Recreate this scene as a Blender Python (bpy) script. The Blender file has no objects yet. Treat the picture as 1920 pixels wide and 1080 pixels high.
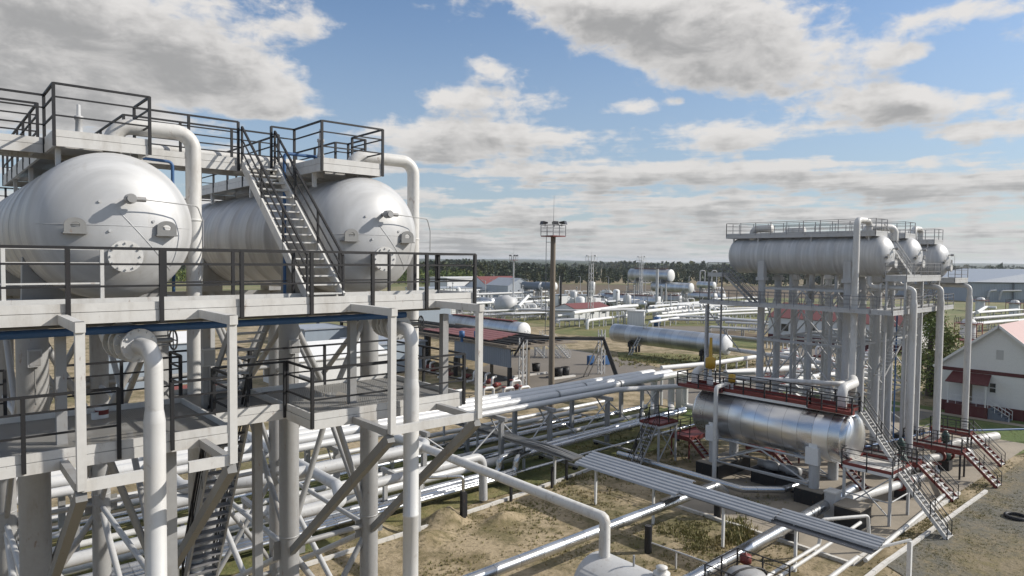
import bpy, math, random
import numpy as np
from mathutils import Vector as V
random.seed(7)
rng = np.random.default_rng(11)
sc = bpy.context.scene
COL = sc.collection
PI = math.pi

# ------------------------------------------------------------------ camera frame (z = 0 is the ground, eye at 17 m)
EYE = V((0, 0, 17.0)); FPX = 1280.0
F0 = V((.656, .755, 0)).normalized(); R0 = V((F0.y, -F0.x, 0)); ZZ = V((0, 0, 1))
th_, ro_ = math.atan(52/1280), math.radians(.6)
CF = F0*math.cos(th_) - ZZ*math.sin(th_)
U_ = F0*math.sin(th_) + ZZ*math.cos(th_)
CR = R0*math.cos(ro_) + U_*math.sin(ro_)
CU = U_*math.cos(ro_) - R0*math.sin(ro_)
def ray(px, py): return CF + CR*((px-960)/FPX) + CU*((540-py)/FPX)
def G(px, py, z=0.0):
    d = ray(px, py); return EYE + d*((z-17.0)/d.z)
def AX(px, py, x):
    d = ray(px, py); return EYE + d*(x/d.x)
def AY(px, py, y):
    d = ray(px, py); return EYE + d*(y/d.y)

# ------------------------------------------------------------------ mesh builder
class MB:
    def __init__(s): s.v = []; s.f = []; s.s = []
    def add(s, vs, fs, smooth=False):
        n = len(s.v); s.v += [tuple(p) for p in vs]
        for f in fs: s.f.append(tuple(i+n for i in f)); s.s.append(smooth)
        return s
    def box(s, x0, x1, y0, y1, z0, z1):
        vs = [(x, y, z) for z in (z0, z1) for y in (y0, y1) for x in (x0, x1)]
        return s.add(vs, [(0,2,3,1), (4,5,7,6), (0,1,5,4), (2,6,7,3), (0,4,6,2), (1,3,7,5)])
    def beam(s, p, q, w=.05, h=None, up=(0, 0, 1)):
        p, q = V(p), V(q); h = w if h is None else h
        d = (q-p).normalized(); u = V(up)
        if abs(d.dot(u)) > .98: u = V((0, 1, 0))
        a = d.cross(u).normalized(); b = a.cross(d).normalized()
        a = a*(w/2); b = b*(h/2); vs = []
        for c in (p, q): vs += [c-a-b, c+a-b, c+a+b, c-a+b]
        return s.add(vs, [(0,3,2,1), (4,5,6,7), (0,1,5,4), (1,2,6,5), (2,3,7,6), (3,0,4,7)])
    def channel(s, p, q, w, h, t=.02):
        # C section: web and two flanges, opening sideways
        p, q = V(p), V(q); d = (q-p).normalized(); a = d.cross(ZZ).normalized()
        s.beam(p, q, t, h)
        for k in (-1, 1):
            o = ZZ*(k*(h/2-t/2)) - a*(w/2)
            s.beam(p+o, q+o, w-t-.002, t)
        return s
    def tube(s, pts, r, n=12, caps=True, smooth=True):
        pts = [V(p) for p in pts]; m = len(pts)
        rs = r if isinstance(r, (list, tuple)) else [r]*m
        vs = []; a = None
        for i in range(m):
            d = ((pts[i]-pts[i-1]).normalized() if i else V((0,0,0))) + ((pts[i+1]-pts[i]).normalized() if i < m-1 else V((0,0,0)))
            d.normalize()
            if a is None:
                a = d.cross(V((0,0,1)) if abs(d.z) < .9 else V((1,0,0))).normalized()
            a = (a - d*a.dot(d)).normalized(); b = d.cross(a)
            for k in range(n):
                t = 2*PI*k/n; vs.append(pts[i] + (a*math.cos(t)+b*math.sin(t))*rs[i])
        fs = [(i*n+k, i*n+(k+1)%n, (i+1)*n+(k+1)%n, (i+1)*n+k) for i in range(m-1) for k in range(n)]
        s.add(vs, fs, smooth)
        if caps:
            s.add(vs[:n], [tuple(range(n))[::-1]]); s.add(vs[-n:], [tuple(range(n))])
        return s
    def pipe(s, pts, r, bend=None, n=12, k=6, caps=True):
        return s.tube(fillet(pts, bend or r*3, k), r, n, caps)
    def cyl(s, p, q, r, n=16): return s.tube([p, q], r, n)
    def lathe(s, o, ax, prof, n=24, smooth=True):
        o = V(o); ax = V(ax).normalized()
        a = ax.cross(ZZ if abs(ax.z) < .9 else V((1,0,0))).normalized(); b = ax.cross(a)
        vs = []
        for t, r in prof:
            for k in range(n):
                g = 2*PI*k/n; vs.append(o + ax*t + (a*math.cos(g)+b*math.sin(g))*max(r, 1e-4))
        m = len(prof)
        return s.add(vs, [(i*n+k, i*n+(k+1)%n, (i+1)*n+(k+1)%n, (i+1)*n+k) for i in range(m-1) for k in range(n)], smooth)
    def poly(s, pts, smooth=False): return s.add(pts, [tuple(range(len(pts)))], smooth)
    def prism(s, pts, dv):
        n = len(pts); pts = [V(p) for p in pts]; dv = V(dv)
        return s.add(pts + [p+dv for p in pts], [tuple(range(n))[::-1], tuple(range(n, 2*n))] + [(i, (i+1) % n, n+(i+1) % n, n+i) for i in range(n)])
    def mesh(s, name, org=(0, 0, 0)):
        me = bpy.data.meshes.new(name); o = V(org)
        me.from_pydata([(p[0]-o.x, p[1]-o.y, p[2]-o.z) for p in s.v], [], s.f)
        me.polygons.foreach_set('use_smooth', s.s); me.update()
        return me

def fillet(pts, r, k=6):
    pts = [V(p) for p in pts]; out = [pts[0]]
    for i in range(1, len(pts)-1):
        a, b, c = pts[i-1], pts[i], pts[i+1]
        u = (a-b); w = (c-b); lu, lw = u.length, w.length; u.normalize(); w.normalize()
        ang = u.angle(w)
        if ang > 3.1: out.append(b); continue
        t = min(r/math.tan(ang/2), lu*.49, lw*.49); rr = t*math.tan(ang/2)
        bis = (u+w).normalized(); cen = b + bis*(rr/math.sin(ang/2))
        s0 = b+u*t-cen; s1 = b+w*t-cen
        tot = s0.angle(s1); axn = s0.cross(s1).normalized(); e = axn.cross(s0)
        for j in range(k+1):
            g = tot*j/k; out.append(cen + s0*math.cos(g) + e*math.sin(g))
    out.append(pts[-1]); return out

ORG = {}
def setp(o, label=None, cat=None, group=None, kind=None):
    if label: o['label'] = label
    if cat: o['category'] = cat
    if group: o['group'] = group
    if kind: o['kind'] = kind
    return o
def thing(name, label, cat, loc=(0, 0, 0), group=None):
    o = bpy.data.objects.new(name, None); COL.objects.link(o); o.location = V(loc); o.empty_display_size = .3
    ORG[o.name] = V(loc); return setp(o, label, cat, group)
def part(name, mb, mat, parent, label=None):
    org = ORG[parent.name]
    o = bpy.data.objects.new(name, mb.mesh(name, org)); COL.objects.link(o); o.parent = parent
    o.data.materials.append(mat); ORG[o.name] = org
    if label: o['label'] = label
    return o
def solo(name, label, cat, mb, mat, group=None, kind=None, loc=None):
    if loc is None:
        xs = [p[0] for p in mb.v]; ys = [p[1] for p in mb.v]; zs = [p[2] for p in mb.v]
        loc = ((min(xs)+max(xs))/2, (min(ys)+max(ys))/2, min(zs))
    o = bpy.data.objects.new(name, mb.mesh(name, loc)); COL.objects.link(o); o.location = V(loc)
    o.data.materials.append(mat); ORG[o.name] = V(loc)
    return setp(o, label, cat, group, kind)
def struct(name, mb, mat): return solo(name, None, None, mb, mat, kind='structure')
def copy_tree(o, loc, label=None, group=None, parent=None):
    c = o.copy(); COL.objects.link(c)
    if parent is None:
        c.location = V(loc)
        if label: c['label'] = label
        if group: c['group'] = group
        ORG[c.name] = V(loc)
    else: c.parent = parent
    for ch in list(o.children): copy_tree(ch, loc, None, None, c)
    return c

# ------------------------------------------------------------------ materials
class NT:
    def __init__(s, tree): s.t = tree; s.n = tree.nodes; s.l = tree.links
    def node(s, typ, **kw):
        n = s.n.new(typ)
        for k, v in kw.items(): setattr(n, k, v)
        return n
    def put(s, sock, val):
        if hasattr(val, 'is_output') or isinstance(val, bpy.types.NodeSocket): s.l.new(val, sock)
        else: sock.default_value = val
    def math(s, op, a, b=None, c=None, clamp=False):
        n = s.node('ShaderNodeMath', operation=op, use_clamp=clamp)
        s.put(n.inputs[0], a)
        if b is not None: s.put(n.inputs[1], b)
        if c is not None: s.put(n.inputs[2], c)
        return n.outputs[0]
    def vmath(s, op, a, b=None):
        n = s.node('ShaderNodeVectorMath', operation=op); s.put(n.inputs[0], a)
        if b is not None: s.put(n.inputs[1], b)
        return n.outputs['Value'] if op in ('DOT_PRODUCT', 'LENGTH') else n.outputs[0]
    def noise(s, vec, scale, detail=4, rough=.55, dist=0.0):
        n = s.node('ShaderNodeTexNoise'); s.put(n.inputs['Vector'], vec)
        n.inputs['Scale'].default_value = scale; n.inputs['Detail'].default_value = detail
        n.inputs['Roughness'].default_value = rough; n.inputs['Distortion'].default_value = dist
        return n.outputs[0]
    def ramp(s, fac, stops):
        n = s.node('ShaderNodeValToRGB'); s.put(n.inputs[0], fac); e = n.color_ramp.elements
        while len(e) < len(stops): e.new(.5)
        for k, (p, c) in enumerate(stops):
            e[k].position = p; e[k].color = (c, c, c, 1) if isinstance(c, (int, float)) else (*c, 1)
        return n.outputs[0]
    def mix(s, fac, a, b, mode='MIX'):
        n = s.node('ShaderNodeMix', data_type='RGBA', blend_type=mode)
        s.put(n.inputs[0], fac)
        for i, v in ((6, a), (7, b)):
            s.put(n.inputs[i], (*v, 1) if isinstance(v, (tuple, list)) and len(v) == 3 else v)
        return n.outputs[2]
    def smooth(s, x, a, b, lo=0.0, hi=1.0):
        n = s.node('ShaderNodeMapRange', interpolation_type='SMOOTHSTEP')
        for i, v in enumerate((x, a, b, lo, hi)): s.put(n.inputs[i], v)
        return n.outputs[0]

def newmat(name):
    m = bpy.data.materials.new(name); m.use_nodes = True
    t = NT(m.node_tree); b = m.node_tree.nodes['Principled BSDF']
    pos = t.node('ShaderNodeNewGeometry').outputs['Position']
    return m, t, b, pos
def scaled(t, pos, sx, sy, sz): return t.vmath('MULTIPLY', pos, (sx, sy, sz))
def bump(t, b, h, strength=.3, dist=.02):
    n = t.node('ShaderNodeBump'); n.inputs['Strength'].default_value = strength; n.inputs['Distance'].default_value = dist
    t.put(n.inputs['Height'], h); t.l.new(n.outputs[0], b.inputs['Normal'])

def paint(name, c, rough=.45, metal=0.0, dirt=.25, dcol=(.16, .12, .08), scale=1.6, streak=(1, 1, .25)):
    m, t, b, pos = newmat(name)
    n1 = t.noise(scaled(t, pos, *streak), scale, 6, .65)
    n2 = t.noise(pos, 9, 3)
    f = t.math('MULTIPLY', t.smooth(n1, .48, .8), dirt)
    c1 = t.mix(n2, tuple(x*.9 for x in c), tuple(min(1, x*1.08) for x in c))
    c2 = t.mix(f, c1, dcol)
    if dirt >= .3:
        rn = t.noise(scaled(t, pos, 1, 1, .35), 5.5, 6, .75)
        c2 = t.mix(t.math('MULTIPLY', t.smooth(rn, .59, .72), .7), c2, (.17, .085, .045))
    t.l.new(c2, b.inputs['Base Color'])
    t.l.new(t.math('ADD', t.math('MULTIPLY', n2, .2), rough-.1), b.inputs['Roughness'])
    b.inputs['Metallic'].default_value = metal
    return m
M = {}
M['white'] = paint('white_steel_paint', (.6, .592, .57), .5, 0, .48, (.2, .16, .11))
M['grey'] = paint('grey_steel_paint', (.33, .33, .328), .5, 0.1, .45)
M['pale'] = paint('pale_steel_paint', (.47, .472, .47), .5, 0, .3)
M['black'] = paint('black_rail_paint', (.012, .012, .014), .6, 0, .12, (.06, .035, .03), 4)
M['midgrey'] = paint('dull_grey_and_shade_paint', (.22, .22, .215), .6, 0, .3)
M['red'] = paint('oxide_red_paint', (.17, .028, .022), .55, 0, .3, (.08, .05, .04), 3)
M['darkgreen'] = paint('green_valve_paint', (.02, .055, .045), .5)
M['blue'] = paint('blue_pipe_paint', (.035, .105, .25), .5, 0, .2)
M['yellow'] = paint('yellow_paint', (.42, .25, .02), .5, 0, .2)
M['tar'] = paint('black_bitumen', (.012, .012, .014), .6, 0, .3, (.06, .05, .04))
M['rail_grey'] = paint('grey_rail_paint', (.2, .2, .21), .5, 0, .3)
M['wall_white'] = paint('white_wall_panel', (.71, .71, .7), .6, 0, .2, (.3, .28, .25), .5)
M['roof_red'] = paint('red_metal_roof', (.18, .056, .05), .55, 0, .35, (.15, .08, .06), .6)
M['maroon'] = paint('maroon_trim', (.09, .014, .016), .6)
M['wood'] = paint('pole_concrete', (.2, .165, .125), .85, 0, .3)
M['slate'] = paint('slate_blue_cladding', (.14, .17, .21), .5, .1, .2)
M['pink'] = paint('faded_pink_roof', (.4, .25, .23), .6, 0, .25, (.2, .15, .13), .7)
M['lamp'] = paint('floodlight_black', (.02, .02, .022), .35)
M['cable'] = paint('black_cable', (.022, .02, .018), .7, 0, .3, (.12, .1, .08), 5)

def alu_paint():
    m, t, b, pos = newmat('aluminium_tank_paint')
    ring = t.noise(scaled(t, pos, .25, 2.6, .12), 1.6, 5, .6)
    blot = t.noise(pos, .9, 5, .6)
    rust = t.noise(scaled(t, pos, 2, 2, .35), 1.4, 7, .7)
    c = t.mix(t.smooth(ring, .3, .75), (.43, .433, .435), (.58, .583, .585))
    c = t.mix(t.math('MULTIPLY', t.smooth(blot, .48, .72), .45), c, (.42, .41, .39))
    c = t.mix(t.math('MULTIPLY', t.smooth(rust, .55, .78), .45), c, (.3, .27, .22))
    t.l.new(c, b.inputs['Base Color']); b.inputs['Metallic'].default_value = .12
    t.l.new(t.math('ADD', t.math('MULTIPLY', ring, .12), .42), b.inputs['Roughness'])
    bump(t, b, t.noise(pos, 2.2, 3), .08, .03)
    return m
M['alu'] = alu_paint()
def silver_pipe():
    m, t, b, pos = newmat('silver_pipe_paint')
    n = t.noise(scaled(t, pos, 1, 1, 1), .8, 6, .65); q = t.noise(pos, 6, 4)
    c = t.mix(n, (.5, .5, .495), (.7, .695, .68))
    c = t.mix(t.math('MULTIPLY', t.smooth(q, .58, .75), .3), c, (.3, .26, .22))
    t.l.new(c, b.inputs['Base Color']); b.inputs['Metallic'].default_value = .1
    t.l.new(t.math('ADD', t.math('MULTIPLY', q, .22), .28), b.inputs['Roughness'])
    return m
M['silver'] = silver_pipe()
def clad(name, axis=1, pitch=1.1, c=(.62, .63, .65), rough=.3):
    m, t, b, pos = newmat(name)
    sep = t.node('ShaderNodeSeparateXYZ'); t.l.new(pos, sep.inputs[0])
    a = t.math('DIVIDE', sep.outputs[axis], pitch)
    w = t.node('ShaderNodeTexWhiteNoise', noise_dimensions='1D'); t.l.new(t.math('FLOOR', a), w.inputs['W'])
    fr = t.math('FRACT', a)
    seam = t.math('MINIMUM', t.smooth(fr, 0, .03), t.smooth(fr, 1, .97))
    v = t.math('ADD', t.math('MULTIPLY', w.outputs[0], .3), .78)
    n = t.noise(scaled(t, pos, 1, .4, 1), 1.3, 5, .6)
    k = t.math('MULTIPLY', t.math('MULTIPLY', v, t.math('ADD', t.math('MULTIPLY', seam, .4), .6)), t.math('ADD', t.math('MULTIPLY', n, .3), .82))
    comb = t.node('ShaderNodeCombineXYZ')
    for i in range(3): t.l.new(t.math('MULTIPLY', k, c[i]), comb.inputs[i])
    t.l.new(comb.outputs[0], b.inputs['Base Color']); b.inputs['Metallic'].default_value = .92
    t.l.new(t.math('ADD', t.math('ADD', t.math('MULTIPLY', w.outputs[0], .1), rough-.08), t.math('MULTIPLY', n, .08)), b.inputs['Roughness'])
    bump(t, b, t.math('ADD', t.noise(pos, 1.7, 3), seam), .12, .03)
    return m
M['clad'] = clad('metal_cladding_sheets', 1, 1.1, (.8, .8, .8), .3)
M['clad_pipe'] = clad('metal_cladding_pipe', 0, 1.6, (.6, .61, .62), .26)
M['clad_dull'] = clad('weathered_cladding_sheets', 1, 1.3, (.62, .645, .67), .42)
def galv(name, c=(.42, .44, .47), rough=.45, metal=.6):
    m, t, b, pos = newmat(name)
    n = t.noise(pos, 1.1, 6, .6); q = t.noise(pos, 14, 2)
    t.l.new(t.mix(n, tuple(x*.8 for x in c), tuple(min(1, x*1.15) for x in c)), b.inputs['Base Color'])
    b.inputs['Metallic'].default_value = metal
    t.l.new(t.math('ADD', t.math('MULTIPLY', q, .2), rough-.1), b.inputs['Roughness'])
    return m
M['galv'] = galv('galvanised_sheet', (.36, .375, .4), .45, .45)
M['roof_grey'] = galv('grey_roof_sheet', (.36, .39, .43), .5, .3)
def corr(name, c, ax, pitch=.25):
    m, t, b, pos = newmat(name)
    sep = t.node('ShaderNodeSeparateXYZ'); t.l.new(pos, sep.inputs[0])
    w = t.math('SINE', t.math('MULTIPLY', sep.outputs[ax], 2*PI/pitch))
    n = t.noise(scaled(t, pos, 1, 1, .2), 1, 5, .6)
    t.l.new(t.mix(n, tuple(x*.85 for x in c), tuple(x*1.1 for x in c)), b.inputs['Base Color'])
    b.inputs['Roughness'].default_value = .5
    bump(t, b, w, .6, .03)
    return m
M['corr_blue'] = corr('corrugated_blue_grey', (.3, .35, .4), 1, .35)
M['corr_ware'] = corr('corrugated_warehouse', (.34, .38, .43), 1, .5)
M['corr_slate'] = corr('corrugated_slate', (.17, .2, .24), 1, .4)
M['corr_white'] = corr('corrugated_white', (.74, .74, .74), 0, .4)

def grating():
    m, t, b, pos = newmat('expanded_steel_grating')
    sep = t.node('ShaderNodeSeparateXYZ'); t.l.new(pos, sep.inputs[0])
    def bars(a, pitch, duty):
        return t.math('LESS_THAN', t.math('FRACT', t.math('DIVIDE', a, pitch)), duty)
    u = t.math('ADD', sep.outputs[0], t.math('MULTIPLY', sep.outputs[1], .5)); v = t.math('SUBTRACT', sep.outputs[0], t.math('MULTIPLY', sep.outputs[1], .5))
    solid = t.math('MAXIMUM', bars(u, .055, .5), bars(v, .055, .5))
    n = t.noise(pos, 1.5, 5, .6)
    t.l.new(t.mix(n, (.2, .195, .185), (.34, .335, .32)), b.inputs['Base Color'])
    b.inputs['Roughness'].default_value = .6; b.inputs['Metallic'].default_value = .2
    t.l.new(solid, b.inputs['Alpha'])
    return m
M['deck'] = grating()

def conc(name, c, c2, sc1=.4, rough=.85):
    m, t, b, pos = newmat(name)
    n = t.noise(pos, sc1, 8, .65); q = t.noise(pos, 12, 4)
    col = t.mix(t.smooth(n, .35, .7), c, c2)
    col = t.mix(t.math('MULTIPLY', t.smooth(q, .45, .75), .35), col, tuple(x*.6 for x in c))
    t.l.new(col, b.inputs['Base Color']); b.inputs['Roughness'].default_value = rough
    bump(t, b, q, .3, .02); return m
M['concrete'] = conc('concrete', (.33, .285, .225), (.25, .22, .175))
M['asphalt'] = conc('asphalt', (.16, .14, .118), (.205, .18, .15), .08)
M['kerb'] = paint('whitewashed_kerb', (.62, .6, .56), .8, 0, .5, (.25, .2, .15), 3, (1, 1, 1))
M['gravel'] = conc('gravel', (.12, .115, .105), (.19, .165, .12), .3)
def ground_mat(name, sand, dry, green, gmin, gmax, s=.06, speck=.8):
    m, t, b, pos = newmat(name)
    big = t.noise(pos, s, 6, .6, .4); mid = t.noise(pos, s*7, 6, .65); fine = t.noise(pos, 3.2, 5, .7)
    c = t.mix(t.smooth(mid, .4, .62), sand, dry)
    g = t.math('ADD', t.math('MULTIPLY', big, .6), t.math('MULTIPLY', t.math('ADD', mid, fine), .22))
    c = t.mix(t.smooth(g, gmin, gmax), c, green)
    c = t.mix(t.math('MULTIPLY', t.smooth(fine, .5, .7), speck), c, tuple(x*.5 for x in dry))
    t.l.new(c, b.inputs['Base Color']); b.inputs['Roughness'].default_value = .95
    bump(t, b, t.math('ADD', fine, mid), .7, .12); return m
M['ground'] = ground_mat('dry_sandy_ground', (.37, .295, .19), (.19, .15, .08), (.115, .11, .04), .5, .66)
M['soil'] = ground_mat('ploughed_soil', (.13, .095, .06), (.1, .075, .045), (.12, .105, .045), .55, .7, .02, .3)
M['lawn'] = ground_mat('rough_lawn', (.24, .2, .09), (.165, .15, .055), (.105, .125, .035), .4, .6, .1, .5)
M['house_lawn'] = ground_mat('house_lawn', (.21, .19, .08), (.15, .155, .045), (.075, .115, .024), .36, .56, .1, .5)
M['gravelly'] = ground_mat('gravelly_turf', (.21, .17, .105), (.17, .14, .065), (.125, .12, .1), .42, .58, .15, .7)
M['field'] = ground_mat('far_field', (.24, .2, .11), (.19, .175, .08), (.13, .145, .05), .44, .58, .012, .4)

def leaf(name, c1, c2, c3, nscale=.03):
    m, t, b, pos = newmat(name)
    r = t.node('ShaderNodeNewGeometry').outputs['Random Per Island']
    c = t.mix(r, c1, c2)
    c = t.mix(t.math('MULTIPLY', t.smooth(t.noise(pos, nscale, 3), .52, .68), .8), c, c3)
    t.l.new(c, b.inputs['Base Color']); b.inputs['Roughness'].default_value = .7
    return m
M['pine'] = leaf('pine_foliage', (.03, .05, .018), (.05, .07, .026), (.12, .115, .035))
M['birch'] = leaf('birch_foliage', (.07, .12, .018), (.17, .21, .035), (.22, .2, .04), .4)
M['tuft'] = leaf('grass_blades', (.15, .16, .04), (.27, .22, .1), (.32, .25, .12), .2)
M['bark'] = paint('bark', (.1, .08, .06), .9)
def glassm():
    m, t, b, pos = newmat('window_glass')
    b.inputs['Base Color'].default_value = (.03, .035, .035, 1); b.inputs['Roughness'].default_value = .08
    return m
M['glass'] = glassm()
M['hill'] = paint('distant_wooded_hills', (.03, .045, .022), .9, 0, .5, (.1, .11, .05), .006, (1, 1, 1))

# ================================================================== shared builders
def guard_rail(th, pts, h=1.1, mids=(.38, .74), sp=1.4, mat=None, drop=0.0, w=.058, split=True, closed=False, name='guard_rail'):
    """rails as one part, every post a sub-part (split) or merged into the rail when it is tiny in the picture"""
    mat = mat or M['black']; pts = [V(p) for p in pts]
    if closed: pts = pts + [pts[0]]
    rb = MB(); posts = []
    for i in range(len(pts)-1):
        a, b = pts[i], pts[i+1]; L = (b-a).length; n = max(1, round(L/sp))
        for hh, ww in [(h, w)] + [(h*m, w*.72) for m in mids]:
            rb.beam(a+ZZ*hh, b+ZZ*hh, ww, ww*.8)
        for k in range(n + (1 if i == len(pts)-2 and not closed else 0)): posts.append(a.lerp(b, k/n))
    if not split:
        for p in posts: rb.beam(p-ZZ*drop, p+ZZ*(h-w*.4), w, w)
    r = part(name, rb, mat, th)
    if split:
        for p in posts: part('post', MB().beam(p-ZZ*drop, p+ZZ*(h+.004), w*1.12, w*1.12), mat, r)
    return r

def platform(th, x0, x1, y0, y1, z, edge=None, deck=None, toe=.15, ch=.2, sides='lrfb', topmat=None):
    edge = edge or M['white']; deck = deck or M['deck']
    part('deck', MB().box(x0+.03, x1-.03, y0+.03, y1-.03, z-.035, z), deck, th)
    S = {'f': ((x0, y0), (x1, y0)), 'b': ((x0, y1), (x1, y1)), 'l': ((x0, y0+.04), (x0, y1-.04)), 'r': ((x1, y0+.04), (x1, y1-.04))}
    for s in sides:
        (a, b), (c, d) = S[s]
        part('edge_beam', MB().beam((a, b, z-.04-ch/2), (c, d, z-.04-ch/2), .06, ch), edge, th)
        part('toe_board', MB().beam((a, b, z-.03+toe/2), (c, d, z-.03+toe/2), .045, toe), topmat or edge, th)
    jb = MB(); n = max(1, int((x1-x0)/1.2))
    for k in range(1, n): jb.beam((x0+(x1-x0)*k/n, y0+.05, z-.13), (x0+(x1-x0)*k/n, y1-.05, z-.13), .06, .14)
    if n > 1: part('joist', jb, edge, th)

def stairway(th, top, bot, wv, n=None, smat=None, tmat=None, rmat=None, rails=True, rail_h=1.0, split=True, drop_top=0.0, tread_d=.25, sh=.2):
    """straight flight between two points; wv is the vector across the flight"""
    smat = smat or M['white']; tmat = tmat or M['white']; rmat = rmat or M['black']
    top, bot, wv = V(top), V(bot), V(wv); n = n or max(3, round((top.z-bot.z)/.22))
    for k in (0, 1): part('stringer', MB().beam(top+wv*k, bot+wv*k, .05, sh), smat, th)
    run = V((bot.x-top.x, bot.y-top.y, 0)); run = run.normalized() if run.length > 1e-3 else V((0, 1, 0))
    tm = MB()
    for k in range(n):
        c = top.lerp(bot, (k+.6)/n); a = c+wv*.04; b = c+wv*.96
        one = MB().beam(a, b, tread_d, .035, (0, 0, 1))
        if split: part('tread', one, tmat, th)
        else: tm.v, tm.f, tm.s = (tm.add(one.v, one.f) and tm.v), tm.f, tm.s
    if not split: part('treads', tm, tmat, th)
    if rails:
        for k in (0, 1):
            rb = MB(); o = wv*k
            for hh, ww in ((rail_h, .05), (rail_h*.66, .03), (rail_h*.33, .03)): rb.beam(top+o+ZZ*hh, bot+o+ZZ*hh, ww, ww)
            m = max(2, round((top-bot).length/1.6)); ps = [top.lerp(bot, j/m)+o for j in range(m+1)]
            if not split:
                for p in ps: rb.beam(p, p+ZZ*rail_h, .04, .04)
            h = part('handrail', rb, rmat, th)
            if split:
                for p in ps: part('post', MB().beam(p-ZZ*.1, p+ZZ*rail_h, .05, .05), rmat, h)

def flange(mb, c, ax, r, t=.06, bolts=10, n=20):
    c = V(c); ax = V(ax).normalized()
    mb.lathe(c, ax, [(-t, 0), (-t, r), (t, r), (t, 0)], n, False)
    a = ax.cross(ZZ if abs(ax.z) < .9 else V((1, 0, 0))).normalized(); b = ax.cross(a)
    for k in range(bolts):
        g = 2*PI*k/bolts; p = c + (a*math.cos(g)+b*math.sin(g))*(r*.84)
        mb.cyl(p-ax*(t+.035), p+ax*(t+.035), r*.065, 6)
    return mb

def head_profile(R, depth, n=12):
    return [(depth*math.sin(PI/2*k/n), R*math.cos(PI/2*k/n)) for k in range(n+1)]

TR, TH = 1.67, .98
def make_tank(name, label, cx, yh, cz, L=12.6, group=None, full=True):
    """horizontal separator: axis along Y, near tangent line at yh"""
    th = thing(name, label, 'tank', (cx, yh, cz), group)
    o = V((cx, yh, cz))
    prof = [(-t, r) for t, r in head_profile(TR, TH, 14)][::-1]
    body = [(0, TR)]; y = .0
    for k in range(1, 8):
        c = L*k/8
        body += [(c-.04, TR), (c-.03, TR+.012), (c+.03, TR+.012), (c+.04, TR)]
    body += [(L, TR)]
    prof = prof[:-1] + body + [(L+t, r) for t, r in head_profile(TR, TH, 14)][1:]
    part('shell', MB().lathe(o, (0, 1, 0), prof, 64), M['alu'], th)
    # weld line round the near head and the vertical seam
    # manway on the near head
    mz = -.66; ym = -TH*math.sqrt(1-(mz/TR)**2)
    mw = MB().lathe(o+V((0, ym-.3, mz)), (0, 1, 0), [(0, 0), (0, .27), (.5, .27)], 28)
    e = part('manway', mw, M['alu'], th)
    cov = MB(); flange(cov, o+V((0, ym-.3, mz)), (0, 1, 0), .34, .035, 12, 28)
    part('manway_cover', cov, M['white'], e)
    if not full: return th
    # lifting lugs: a shelf plate with an arched plate and a hole
    for sx in (-1, 1):
        lx, lz = sx*.88, -.06; yy = -TH*math.sqrt(max(0, 1-(lx/TR)**2-(lz/TR)**2))
        c = o+V((lx, yy+.02, lz)); lb = MB()
        lb.box(c.x-.22, c.x+.22, c.y-.2, c.y+.2, c.z-.14, c.z-.11)
        # arched plate with a round hole, standing on the shelf, across the view
        outer = [(-.2, -.11), (-.2, .05)] + [(-.2*math.cos(PI*k/10), .05+.15*math.sin(PI*k/10)) for k in range(1, 10)] + [(.2, .05), (.2, -.11)]
        inner = [(.09*math.cos(2*PI*k/12), .04+.07*math.sin(2*PI*k/12)) for k in range(12)]
        m = len(outer)
        ins = []
        for q in range(m):
            ang = math.atan2(outer[q][1]-.04, outer[q][0]); ins.append((.09*math.cos(ang), .04+.07*math.sin(ang)))
        for yo in (-.17, -.13):
            vs = [(c.x+a, c.y+yo, c.z+b) for a, b in outer] + [(c.x+a, c.y+yo, c.z+b) for a, b in ins]
            lb.add(vs, [(q, (q+1) % m, m+(q+1) % m, m+q) for q in range(m)])
        vs = [(c.x+a, c.y-.17, c.z+b) for a, b in outer] + [(c.x+a, c.y-.13, c.z+b) for a, b in outer]
        lb.add(vs, [(q, (q+1) % m, m+(q+1) % m, m+q) for q in range(m)])
        vs = [(c.x+a, c.y-.17, c.z+b) for a, b in ins] + [(c.x+a, c.y-.13, c.z+b) for a, b in ins]
        lb.add(vs, [(q, (q+1) % m, m+(q+1) % m, m+q) for q in range(m)])
        part('lifting_lug', lb, M['midgrey'], th)  # dark grey puts the shadow on the arched plate into its colour
    # level transmitter with its conduit
    tx, tz = .1, .57; ty = -TH*math.sqrt(1-(tx/TR)**2-(tz/TR)**2)
    c = o+V((tx, ty, tz)); tb = MB()
    tb.cyl(c+V((0, .1, 0)), c+V((0, -.22, 0)), .05, 12)
    tb.cyl(c+V((0, -.2, 0)), c+V((0, -.4, 0)), .11, 16); tb.cyl(c+V((0, -.4, 0)), c+V((0, -.44, 0)), .085, 16)
    tb.cyl(c+V((.08, -.3, 0)), c+V((.3, -.3, 0)), .055, 10)
    tr = part('level_transmitter', tb, M['grey'], th)
    part('conduit', MB().pipe([c+V((.28, -.3, 0)), c+V((1.42, -.1, -.06)), c+V((1.55, -.06, -.4)), c+V((1.55, -.06, -1.0))], .014, .12, 6), M['grey'], tr)
    # small bosses on the head
    for bx, bz in ((-.42, .5), (-.25, -.12), (.62, .12)):
        by = -TH*math.sqrt(1-(bx/TR)**2-(bz/TR)**2); p = o+V((bx, by, bz)); part('boss', MB().cyl(p+V((0, .05, 0)), p+V((0, -.03, 0)), .03, 8), M['alu'], th)
    def onhead(x, z): return o+V((x, -TH*math.sqrt(max(0, 1-(x/TR)**2-(z/TR)**2))-.002, z))
    part('weld_seam', MB().tube([onhead(-.05+1.1*k/12, .28-1.25*k/12) for k in range(13)], .009, 6), M['alu'], th)
    part('weld_seam', MB().tube([onhead(-1.5+3.0*k/24, -.0) for k in range(25)], .007, 6), M['alu'], th)
    return th
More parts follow.
